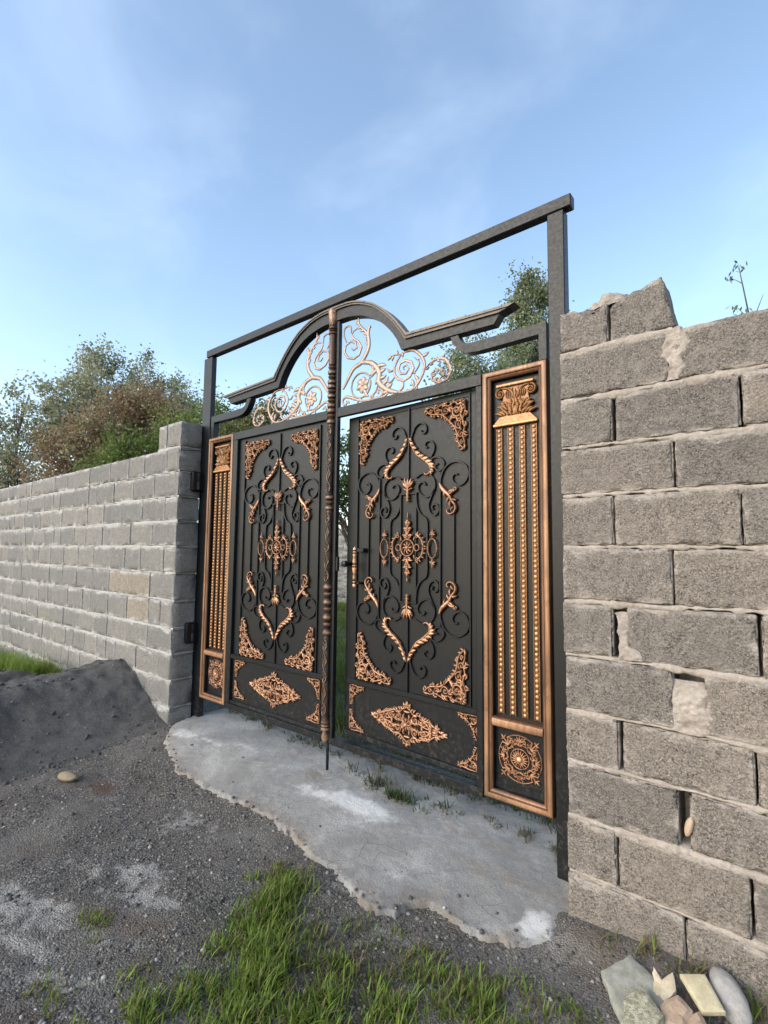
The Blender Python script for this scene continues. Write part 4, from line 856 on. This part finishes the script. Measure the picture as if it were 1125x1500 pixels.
    frond(f, [(.640, 2.60), (.68, 2.56), (.66, 2.52), (.63, 2.50)], .005, 2, 1, .02, .005, .2, .8, 40, 20, .005, 0, None, True)
    frond(f, [(.722, 2.510), (.750, 2.535), (.805, 2.550), (.856, 2.535), (.884, 2.492), (.893, 2.450), (.872, 2.418), (.816, 2.408), (.769, 2.434), (.764, 2.470), (.791, 2.490), (.832, 2.482), (.846, 2.446), (.820, 2.432)], .0075, 14, -1, .030, .0085, .02, .6, 45, 40, .007, 0, None, True)
    frond(f, [(.76, 2.535), (.81, 2.551), (.86, 2.535), (.888, 2.49), (.895, 2.45)], .010, 7, 1, .018, .007, .05, .9, 50, 30, .006, 0, None, True)
    for k in range(12): leaflet(f, (.812+.02*math.cos(k), 2.455+.02*math.sin(k)), k*57, .026, .006, 60, .006, 0, None, True)
    st([(.078, 2.405), (.064, 2.440), (.085, 2.462), (.118, 2.458), (.16, 2.44), (.20, 2.425), (.27, 2.402)], .0065)
    for i in range(9): leaflet(f, (.09+.035*i, 2.405+.012*((i*7) % 3)), 60+40*((i*5) % 3), .03, .0065, 50-35*(i % 3), .006, 0, None, True)
    for i in range(7): leaflet(f, (.30+.06*i, 2.398), 70+20*(i % 3), .022, .006, 40, .006, 0, None, True)
    g_ = MB(); g_.add([(s*v[0]-ox, v[1]+.222-oy, v[2]-oz) for v in f.v], f.f, f.h, f.r); g_.build('crest_filigree', FIL, ca)
    return ca

# ------------------------------------------------------------------ left leaf
LO = (-.72, .22, .25); ll = obj('gate_leaf', None, None, LO); tag(ll, 'closed left gate leaf with the carved astragal and drop bolt along its edge', 'gate leaf')
def bx(name, par, org, *a, mt=None, b=.003): return part_box(name, par, org, *a, mt or IRON, b)
m = MB(); o = LO
for a in ((-1.112, -1.052, .192, .245, .2965, 2.329), (-.044, .024, .200, .250, .2525, 2.985), (-1.111, -.0445, .190, .25, .2525, .296), (-1.111, -.0445, .192, .25, 2.3295, 2.392), (-1.466, -1.1125, .243, .252, .27, 2.38)): m.box(a[0]-o[0], a[1]-o[0], a[2]-o[1], a[3]-o[1], a[4]-o[2], a[5]-o[2], .003)
m.build('leaf_frame', IRON, ll)
bx('door_sheet', ll, LO, -1.0515, -.0445, .216, .222, .2965, 2.329, b=.001)
bx('middle_rail', ll, LO, -1.051, -.045, .192, .2155, .632, .664, b=.005)
bx('bottom_ledge', ll, LO, -1.051, -.045, .196, .2155, .2968, .322, b=.005)
door_face(ll, -.545-LO[0], .2155-LO[1], -LO[2])
side_panel(ll, LO, -1.466, -1.113)
crest(ll, LO, -1, 0)
# carved astragal with its drop bolt
def astragal(par, org):
    ox, oy, oz = org; cx = -.010; RA = .026
    pr = [(.258, .004, .5), (.262, .014, .9), (.275, .022, 1), (.295, .025, .9), (.318, .020, .6), (.330, .017, .3), (.334, .027, .9), (.345, .029, 1), (.352, .024, .3), (.362, .028, .9), (.372, .025, .3), (.385, .028, .8), (.40, .026, .2)]
    def seg(z0, z1): return [(z0+.004, RA*.86, 0), (z1-.004, RA*.86, 0)]
    def collars(z0, z1, n):
        out = []
        for i in range(n):
            a, b = z0+(z1-z0)*i/n, z0+(z1-z0)*(i+1)/n; d = b-a
            if i % 2 == 0: out += [(a, RA*.8, .05), (a+d*.15, RA*1.08, .45), (a+d*.5, RA*1.18, .85), (a+d*.85, RA*1.05, .4), (b-d*.02, RA*.82, .05)]
            else: out += [(a+d*.05, RA*.72, .05), (a+d*.2, RA*.8, .2), (a+d*.45, RA*1.0, .6), (a+d*.65, RA*1.08, .8), (a+d*.8, RA*.9, .3), (a+d*.9, RA*.7, .1)]
        return out
    pr += seg(.413, .914)+collars(.914, 1.25, 7)+seg(1.25, 1.719)+collars(1.719, 1.822, 3)+seg(1.822, 2.289)+collars(2.289, 2.40, 3)+collars(2.40, 2.56, 5)+collars(2.56, 2.69, 4)+[(2.692, RA*.95, .4), (2.70, RA, .5), (2.895, RA*.95, .5), (2.90, RA*.9, .3)]+collars(2.90, 2.955, 3)+[(2.957, RA*.8, .3), (2.97, RA*1.0, .7), (3.02, RA*1.15, .9), (3.06, RA*1.3, 1), (3.074, RA*1.2, .7), (3.078, RA*.5, .4), (3.098, .002, .4)]
    m = MB(); m.lathe([(z-oz, r, h) for z, r, h in pr], 22, (cx-ox, .182+.012-oy))
    def sf(u): return -math.sqrt(max(0, (RA*.86)**2-u*u))
    q = MB()
    def pat(z0, z1):
        n = 5; d = (z1-z0)/n
        for i in range(n):
            zc = z0+d*(i+.5)
            if i % 2 == 0:
                a = np.linspace(0, 2*PI, 25); q.strip(np.stack([.017*np.cos(a), zc+d*.36*np.sin(a)], 1), .0040, .0055, 0, sf)
                q.strip(spiral(0, zc+d*.10, .009, .002, 0, 420, 16), .0028, .005, 0, sf); q.strip(spiral(0, zc-d*.14, .009, .002, 180, 600, 16), .0028, .005, 0, sf)
            else:
                for s in (1, -1): q.strip(cr([(0, zc-d*.60), (s*.010, zc-d*.25), (s*.017, zc), (s*.010, zc+d*.25), (0, zc+d*.60)], 5), .0040, .0055, 0, sf)
                leaflet(q, (0, zc-.02), 90, .04, .004, 0, .004, 0, sf)
    pat(.413, .914); pat(1.25, 1.719); pat(1.822, 2.289)
    for u in (-.018, -.009, 0, .009, .018): q.strip(np.array([(u, z) for z in np.linspace(2.70, 2.893, 6)]), .0032, .004, 0, sf)
    for i in range(3):
        for u in (-.016, 0, .016): leaflet(q, (u*.8, 2.957+.03*i), 90-u*900, .05, .008, 0, .007, 0, sf)
    m.add([(v[0]+cx-ox, v[1]+.194-oy, v[2]-oz) for v in q.v], q.f, q.h); a = m.build('astragal', AST, par)
    m = MB(); m.lathe([(.09-oz, .008, 0), (.092-oz, .0095, 0), (.256-oz, .0095, 0)], 12, (cx+.012-ox, .205-oy)); m.build('drop_bolt', IRON, a); return a
astragal(ll, LO)

# ------------------------------------------------------------------ right leaf with the wicket door ajar
RO = (.74, .22, .25); rl = obj('gate_leaf', None, None, RO); tag(rl, 'right gate leaf with a wicket door standing slightly ajar', 'gate leaf')
m = MB(); o = RO
for a in ((.028, .048, .194, .222, .2525, 2.985), (1.062, 1.0985, .192, .255, .2965, 2.329), (.0485, 1.098, .190, .25, .2525, .296), (.0485, 1.098, .190, .222, 2.3295, 2.392), (1.0995, 1.446, .243, .252, .27, 2.38)): m.box(a[0]-o[0], a[1]-o[0], a[2]-o[1], a[3]-o[1], a[4]-o[2], a[5]-o[2], .003)
m.build('leaf_frame', IRON, rl)
bx('strike_plate', rl, RO, .0485, .066, .198, .218, 1.33, 1.42, b=.003)
side_panel(rl, RO, 1.100, 1.447)
crest(rl, RO, 1, 0)
# wicket: local x from its centre, turned about its right edge
TH = -.046; wc = (.590-RO[0], .250-RO[1], -RO[2])
m = MB(); m.box(-.515, .476, .004, .010, .316, 2.334, .001)
for a in ((-.515, -.424, -.0, .0375, .316, 2.334), (.424, .470, -.0, .0375, .316, 2.334), (-.4235, .4235, -.0, .0375, 2.296, 2.334)): m.box(a[0], a[1], a[2]+.0005, a[3], a[4]+.0005, a[5]-.0005, .003)
dr = m.build('door', IRON, rl, wc); dr.rotation_euler = (0, 0, TH); dr['label'] = 'wicket door standing slightly ajar inwards'
def dx(name, *a, b=.004):
    q = MB(); q.box(*a, b); return q.build(name, IRON, dr)
dx('middle_rail', -.478, .468, -.020, -.0005, .634, .662); dx('bottom_rail', -.500, .468, -.016, -.0005, .318, .344)
door_face(dr, 0.0, .0035, .002)
# pull handle, its brackets and the lock knob
q = MB(); hp = [(1.232, .003, .8), (1.238, .009, 1), (1.25, .010, 1), (1.258, .005, .3), (1.264, .012, 1), (1.272, .007, .4), (1.29, .011, .8), (1.315, .009, .6), (1.34, .0125, 1), (1.352, .014, 1), (1.358, .008, .3), (1.366, .015, 1), (1.374, .008, .3), (1.39, .0135, 1), (1.42, .009, .7), (1.435, .012, 1), (1.443, .007, .4), (1.45, .013, 1), (1.46, .007, .4), (1.468, .011, 1), (1.477, .008, 1), (1.484, .002, .8)]
q.lathe(hp, 14, (-.393, -.050)); hd = q.build('handle', COP, dr)
q = MB(); q.box(-.400, -.325, -.045, -.0005, 1.452, 1.476, .003); q.build('handle_bracket', IRON, dr); q = MB(); q.box(-.400, -.360, -.045, -.0005, 1.252, 1.266, .003); q.build('handle_bracket', IRON, dr)
q = MB(); q.lathe([(-.078, .012, 0), (-.075, .019, 0), (-.052, .020, 0), (-.036, .014, 0), (-.0, .014, 0)], 16, (-.47, 1.376), 'y'); q.build('lock_knob', IRON, dr)

# ------------------------------------------------------------------ broken stone and tile by the right wall
def slabstone(name, outline, z0, th, tilt, mt, seed, rough=.007, bev=.006):
    """an irregular flat piece: outline (x, y), thickness th, tilted (rx, ry)"""
    P = np.array(outline); c = P.mean(0); n = 8; pts = []
    for i in range(len(P)):
        a, b = P[i], P[(i+1) % len(P)]
        for t in np.arange(n)/n: pts.append(a+(b-a)*t)
    pts = np.array(pts)-c; e = (fbm(pts[:, 0]*40+seed, pts[:, 1]*40, 0, 3)-.5); L = np.linalg.norm(pts, axis=1, keepdims=True); pts = pts*(1+rough*2*e[:, None]/np.maximum(L, .02))
    vs = []; k = len(pts)
    for s, z in ((1-bev*1.6/np.linalg.norm(pts, axis=1).mean(), th), (1, th-bev*.7), (1.0, bev), (.97, 0)):
        for p in pts: vs.append((p[0]*s, p[1]*s, z+.3*rough*(random.random()-.5)))
    fs = [(r*k+i, r*k+(i+1) % k, (r+1)*k+(i+1) % k, (r+1)*k+i) for r in range(3) for i in range(k)]
    b = len(vs)
    for s in (.66, .33):
        for p in pts: vs.append((p[0]*s, p[1]*s, th+rough*1.2*(fbm(np.array(p[0]*50*s+seed), np.array(p[1]*50*s), 0, 3)-.5)))
    vs.append((0, 0, th)); top = [0, b, b+k]
    for r in range(2): fs += [(top[r]+i, top[r+1]+i, top[r+1]+(i+1) % k, top[r]+(i+1) % k) for i in range(k)]
    fs += [(top[2]+i, len(vs)-1, top[2]+(i+1) % k) for i in range(k)]+[tuple(3*k+i for i in range(k))]
    m = MB(); m.add(vs, fs); o_ = m.build(name, mt, None, (c[0], c[1], z0)); o_.rotation_euler = (R(tilt[0]), R(tilt[1]), 0); return o_
GREY = m_stone('grey_stone', (.25, .25, .205), (.38, .37, .315), 24); MOSS = m_stone('flecked_stone', (.20, .19, .115), (.52, .49, .37), 60, .9, .006); CREAM = m_stone('cream_stone', (.45, .37, .25), (.58, .49, .36), 30)
YEL = m_stone('yellow_tile', (.47, .40, .25), (.60, .53, .36), 26, .75, .003); PINK = m_stone('pink_stone', (.36, .25, .17), (.48, .36, .26), 22); COB = m_stone('cobble', (.24, .225, .21), (.40, .38, .36), 16)
GP = 'broken stones at the foot of the right wall'
tag(slabstone('stone_slab', [(1.765, -.215), (1.83, -.10), (1.955, -.175), (1.955, -.40), (1.90, -.42)], .010, .030, (6, -4), GREY, 1), 'large grey-green flat stone slab, leftmost of the broken pieces by the right wall', 'stone', GP)
tag(slabstone('stone_slab', [(1.865, -.315), (1.90, -.245), (1.975, -.32), (1.93, -.44), (1.88, -.42)], .040, .026, (8, -6), MOSS, 2, .008), 'small flecked rough stone lying on the grey slab', 'stone', GP)
tag(slabstone('stone_shard', [(1.928, -.232), (1.916, -.135), (1.945, -.165), (1.972, -.130), (1.985, -.182), (1.945, -.245)], .045, .022, (26, -6), CREAM, 3), 'cream notched stone shard standing between the grey slab and the yellow tile', 'stone', GP)
tag(slabstone('broken_tile', [(1.985, -.130), (2.050, -.085), (2.115, -.175), (2.06, -.215)], .060, .018, (12, 4), YEL, 4, .001, .003), 'pale yellow smooth broken tile among the stones by the right wall', 'tile', GP)
tag(slabstone('stone', [(1.950, -.262), (1.985, -.195), (2.03, -.22), (2.02, -.30), (1.97, -.32)], .015, .05, (14, 8), PINK, 5, .006, .012), 'pinkish brown stone below the cream shard', 'stone', GP)
tag(slabstone('stone', [(2.025, -.235), (2.055, -.205), (2.085, -.245), (2.06, -.32), (2.02, -.30)], .012, .042, (5, -8), PINK, 6, .006, .012), 'pinkish brown stone tucked under the yellow tile', 'stone', GP)
def cobble(x, y, z, r, s, rot, mt, label):
    a, b_ = np.meshgrid(np.linspace(0, 2*PI, 29), np.linspace(0, PI, 17)); x_, y_, z_ = np.cos(a)*np.sin(b_), np.sin(a)*np.sin(b_), np.cos(b_); k = r*(1+.28*(fbm(x_*1.7+x*9, y_*1.7+4, z_*1.7, 3)-.5))
    o_ = obj('cobblestone', npmesh('cobblestone', np.stack([x_*k*s[0], y_*k*s[1], z_*k*s[2]], -1).reshape(-1, 3), grid_faces(*a.shape), mt), None, (x, y, z)); o_.rotation_euler = tuple(R(q) for q in rot); tag(o_, label, 'stone', GP); return o_
cobble(2.118, -.085, .045, .062, (1.35, .75, .7), (20, 25, -52), COB, 'rounded grey cobblestone right of the yellow tile')
cobble(2.105, -.262, .030, .030, (1.1, .9, .8), (0, 0, 20), COB, 'little rounded grey stone in front of the yellow tile')
cobble(-1.258, -.817, .030, .05, (1.5, .8, .5), (0, 0, 20), m_stone('tan_stone', (.20, .16, .10), (.33, .27, .18), 22), 'tan stone half buried in the dark gravel left of the apron').pop('group', None)
cobble(2.008, -.002, .50, .030, (.45, .6, 1.15), (0, 14, 0), PINK, 'pink pebble wedged in an open joint of the right wall').pop('group', None)

# ------------------------------------------------------------------ trees and plants beyond the walls
def tree(name, label, cat, base, top, crown, nleaf, size, leafmat, seed, group=None, trunk_r=.1, twigs=46, spread=.16, rb=(0, 1), cone=False, stems=1):
    """trunk with limbs reaching to leaf clumps. crown: ellipsoids (cx, cy, cz, rx, ry, rz), absolute"""
    rg = np.random.default_rng(seed); t = obj(name, None, None, base); tag(t, label, cat, group)
    b = np.array(base, float); m = MB(); P, Rr, N_ = [], [], []
    vol = np.array([e[3]*e[4]*e[5] for e in crown]); pe = vol/vol.sum()
    trunk = [b+(np.array(top)-b)*q+np.array((rg.normal(0, .05), rg.normal(0, .05), 0))*(q > 0) for q in (0, .25, .5, .75, .95)]
    m.tube([tuple(p-b) for p in trunk], [trunk_r, trunk_r*.8, trunk_r*.6, trunk_r*.38, trunk_r*.12], 7)
    for i in range(twigs):
        e = crown[rg.choice(len(crown), p=pe)]; d = rg.normal(0, 1, 3); d /= np.linalg.norm(d); rad = rg.random()**.42
        c = np.array(e[:3])+d*np.array(e[3:])*rad; r0 = np.mean(e[3:])
        zz = np.clip((c[2]-b[2])/(top[2]-b[2])-.28, .12, .9); s = trunk[0]+(np.array(top)-b)*zz
        mid = s+(c-s)*.55+np.array((0, 0, -.06*r0)); m.tube([tuple(s-b), tuple(mid-b), tuple(c-b)], [trunk_r*.22, trunk_r*.12, trunk_r*.03], 5)
        n = max(6, int(nleaf/twigs*(.5+rg.random()))); sg = spread*(.6+.8*rg.random())
        q = rg.normal(0, 1, (n, 3))*sg*np.array((1, 1, 1.15))+c; P.append(q); Rr.append(np.clip(rb[0]+(rb[1]-rb[0])*(.5*rg.random()+.5*rg.random(n)), 0, 1))
    P, rr = np.concatenate(P), np.concatenate(Rr); n = len(P); u = rg.normal(0, 1, (n, 3)); u /= np.linalg.norm(u, axis=1, keepdims=True); w = np.cross(u, rg.normal(0, 1, (n, 3))); w /= np.linalg.norm(w, axis=1, keepdims=True)
    L = (size*(.6+.8*rg.random(n)))[:, None]; k = np.cross(u, w)*L*.12
    V = np.stack([P-u*L*.5, P+w*L*.30+k, P+u*L*.5, P-w*L*.30+k], 1)-b
    m.build('trunk', BARK, t); obj('crown', npmesh('crown', V.reshape(-1, 3), np.arange(4*n).reshape(-1, 4), leafmat, (('rnd', np.repeat(rr, 4)),), smooth=False), t); return t
SILV = m_leaf('grey_green_leaves', [(0, (.17, .18, .115)), (.4, (.28, .30, .19)), (.75, (.38, .38, .25)), (1, (.54, .53, .39))], .45)
RUST = m_leaf('rust_leaves', [(0, (.17, .11, .065)), (.35, (.28, .185, .11)), (.6, (.34, .25, .15)), (.7, (.26, .25, .13)), (.85, (.34, .33, .19)), (1, (.5, .46, .36))], .4)
LUSH = m_leaf('lush_leaves', [(0, (.055, .075, .02)), (.45, (.12, .165, .04)), (.8, (.195, .245, .065)), (1, (.31, .36, .11))], .4)
POP = m_leaf('poplar_leaves', [(0, (.11, .13, .07)), (.45, (.21, .245, .13)), (.8, (.31, .34, .195)), (1, (.45, .48, .32))], .45)
YELG = m_leaf('yellow_green_leaves', [(0, (.06, .07, .02)), (.5, (.14, .15, .05)), (1, (.26, .26, .11))], .35)
tree('tree', 'tall grey-green tree rising highest behind the left block wall', 'tree', (-13.5, 3.9, 0), (-13.4, 3.85, 7.5), [(-13.4, 3.85, 7.1, .75, .75, .65), (-13.5, 3.9, 6.2, 1.25, 1.2, .95), (-14.3, 3.2, 6.0, .9, .9, .8), (-13.0, 4.4, 5.6, 1.0, 1.0, .9), (-14.0, 3.4, 5.0, 1.3, 1.3, .9)], 15000, .088, SILV, 1, None, .10, 120, .15)
tree('tree', 'grey-green tree with ragged top nearest the left gate post', 'tree', (-13.2, 6.0, 0), (-13.5, 5.8, 7.4), [(-13.8, 5.4, 7.25, .5, .5, .6), (-13.4, 5.9, 6.4, 1.0, 1.0, .8), (-12.75, 6.5, 5.9, .75, .75, .6), (-13.4, 5.9, 5.3, 1.3, 1.3, .8)], 11500, .088, SILV, 2, None, .10, 100, .15)
tree('tree', 'thin see-through tree at the far left edge behind the block wall', 'tree', (-14.3, 2.1, 0), (-14.1, 2.15, 6.1), [(-14.05, 2.15, 5.9, .45, .5, .45), (-14.25, 2.0, 5.1, .9, .9, .75), (-14.3, 2.1, 4.0, 1.0, 1.0, .9), (-14.6, 1.8, 3.4, 1.0, 1.0, .7)], 6500, .085, SILV, 3, None, .08, 90, .13)
tree('tree', 'broad rust-brown tree in front of the grey-green ones behind the left wall', 'tree', (-10.2, 2.9, 0), (-10.1, 2.95, 5.0), [(-9.9, 3.1, 4.75, .75, .75, .45), (-10.15, 2.9, 4.2, 1.0, 1.0, .6), (-9.2, 3.75, 4.6, .85, .85, .6), (-9.7, 3.3, 4.9, .8, .8, .6), (-10.9, 2.3, 3.9, .85, .85, .55), (-10.4, 2.7, 3.4, 1.1, 1.1, .6), (-11.3, 2.0, 3.3, .7, .7, .5)], 19000, .068, RUST, 4, None, .08, 180, .14)
tree('shrub', 'lush green shrub showing over the top of the left block wall', 'shrub', (-5.6, 1.5, 0), (-5.6, 1.5, 3.1), [(-5.75, 1.42, 2.85, .35, .35, .35), (-5.35, 1.75, 3.05, .38, .38, .32), (-6.15, 1.15, 2.65, .38, .38, .28), (-5.5, 1.6, 2.4, .6, .6, .4), (-5.05, 2.0, 3.1, .35, .35, .3)], 9000, .06, LUSH, 5, None, .06, 70, .12)
tree('poplar_tree', 'tall pointed poplar seen through the top right of the gate frame', 'tree', (-3.2, 10.8, 0), (-3.17, 10.7, 9.3), [(-3.17, 10.7, 9.05, .26, .26, .5), (-3.25, 10.7, 8.4, .50, .50, .7), (-3.25, 10.75, 7.4, .65, .65, .7), (-2.75, 11.1, 8.4, .35, .35, .7), (-2.75, 11.1, 7.4, .5, .5, .8), (-3.25, 10.8, 6.4, .9, .9, .8), (-3.3, 10.8, 5.2, 1.0, 1.0, .9)], 24000, .085, POP, 6, 'poplars behind the gate', .12, 90, .16)
tree('poplar_tree', 'bushy green tree low behind the right half of the crest scrollwork', 'tree', (-3.5, 8.2, 0), (-3.45, 8.2, 6.4), [(-3.42, 8.2, 6.35, .3, .3, .3), (-3.5, 8.2, 5.8, .55, .55, .5), (-3.1, 8.5, 5.6, .5, .5, .5), (-3.6, 8.1, 5.1, .75, .75, .6), (-2.7, 8.9, 5.3, .6, .6, .6)], 10000, .08, POP, 7, 'poplars behind the gate', .09, 66, .15)
tree('shrub', 'yellow-green shrub showing through the left half of the crest scrollwork', 'shrub', (-4.9, 3.4, 0), (-4.88, 3.38, 4.2), [(-4.86, 3.36, 4.05, .25, .25, .22), (-4.9, 3.4, 3.75, .4, .4, .3), (-5.2, 3.1, 3.5, .4, .4, .4)], 3500, .06, YELG, 8, None, .05, 34, .11)
tree('shrub', 'dark green shrub between the left gate post and the crest', 'shrub', (-6.3, 3.5, 0), (-6.26, 3.5, 4.3), [(-6.26, 3.5, 4.2, .35, .35, .25), (-6.6, 3.2, 4.0, .45, .45, .35), (-6.1, 3.7, 3.8, .5, .5, .4), (-7.0, 2.9, 3.9, .4, .4, .35)], 5000, .06, LUSH, 9, None, .05, 44, .12)
tree('tree', 'dark leafy tree glimpsed through the gap beside the ajar door', 'tree', (-5.4, 6.2, 0), (-5.3, 6.1, 3.8), [(-5.25, 6.0, 3.4, .6, .6, .55), (-5.3, 6.1, 2.7, .8, .8, .5), (-4.6, 6.6, 3.0, .6, .6, .6), (-5.8, 5.7, 2.9, .5, .5, .5)], 6000, .09, LUSH, 10, None, .08, 50, .16, (0, .7))
# a tall weed behind the right wall whose tip shows over it
w = obj('weed_plant', None, None, (2.24, .62, 0)); tag(w, 'thin tall weed sticking up behind the top of the right wall', 'plant')
m = MB(); m.tube([(0, 0, 0), (.02, 0, 1.4), (-.01, 0, 2.45), (-.035, .01, 2.66), (-.05, 0, 2.78)], [.008, .006, .004, .003, .0015], 6); m.tube([(-.01, 0, 2.5), (.02, 0, 2.58), (.035, 0, 2.62)], [.0025, .002, .001], 5); m.tube([(-.04, .01, 2.7), (-.075, 0, 2.73)], [.002, .001], 5); m.tube([(-.02, 0, 2.52), (-.06, 0, 2.585)], [.002, .001], 5); m.build('stem', BARK, w)
lv = MB(); rr = random.Random(2)
for (x, z, n, s) in ((-.05, 2.775, 12, .022), (-.085, 2.735, 10, .02), (-.065, 2.59, 14, .024), (-.04, 2.56, 8, .02), (.0, 2.2, 20, .06), (.01, 1.8, 30, .09)):
    for i in range(n):
        p = Vector((x+rr.gauss(0, s*.6), rr.gauss(0, s*.5), z+rr.gauss(0, s*.5))); d = Vector((rr.gauss(0, 1), rr.gauss(0, 1), rr.gauss(0, 1))).normalized()*.014; e = d.orthogonal().normalized()*.005
        lv.add([p-d, p+e, p+d, p-e], [(0, 1, 2, 3)], 0, rr.random())
lv.build('leaves', POP, w)
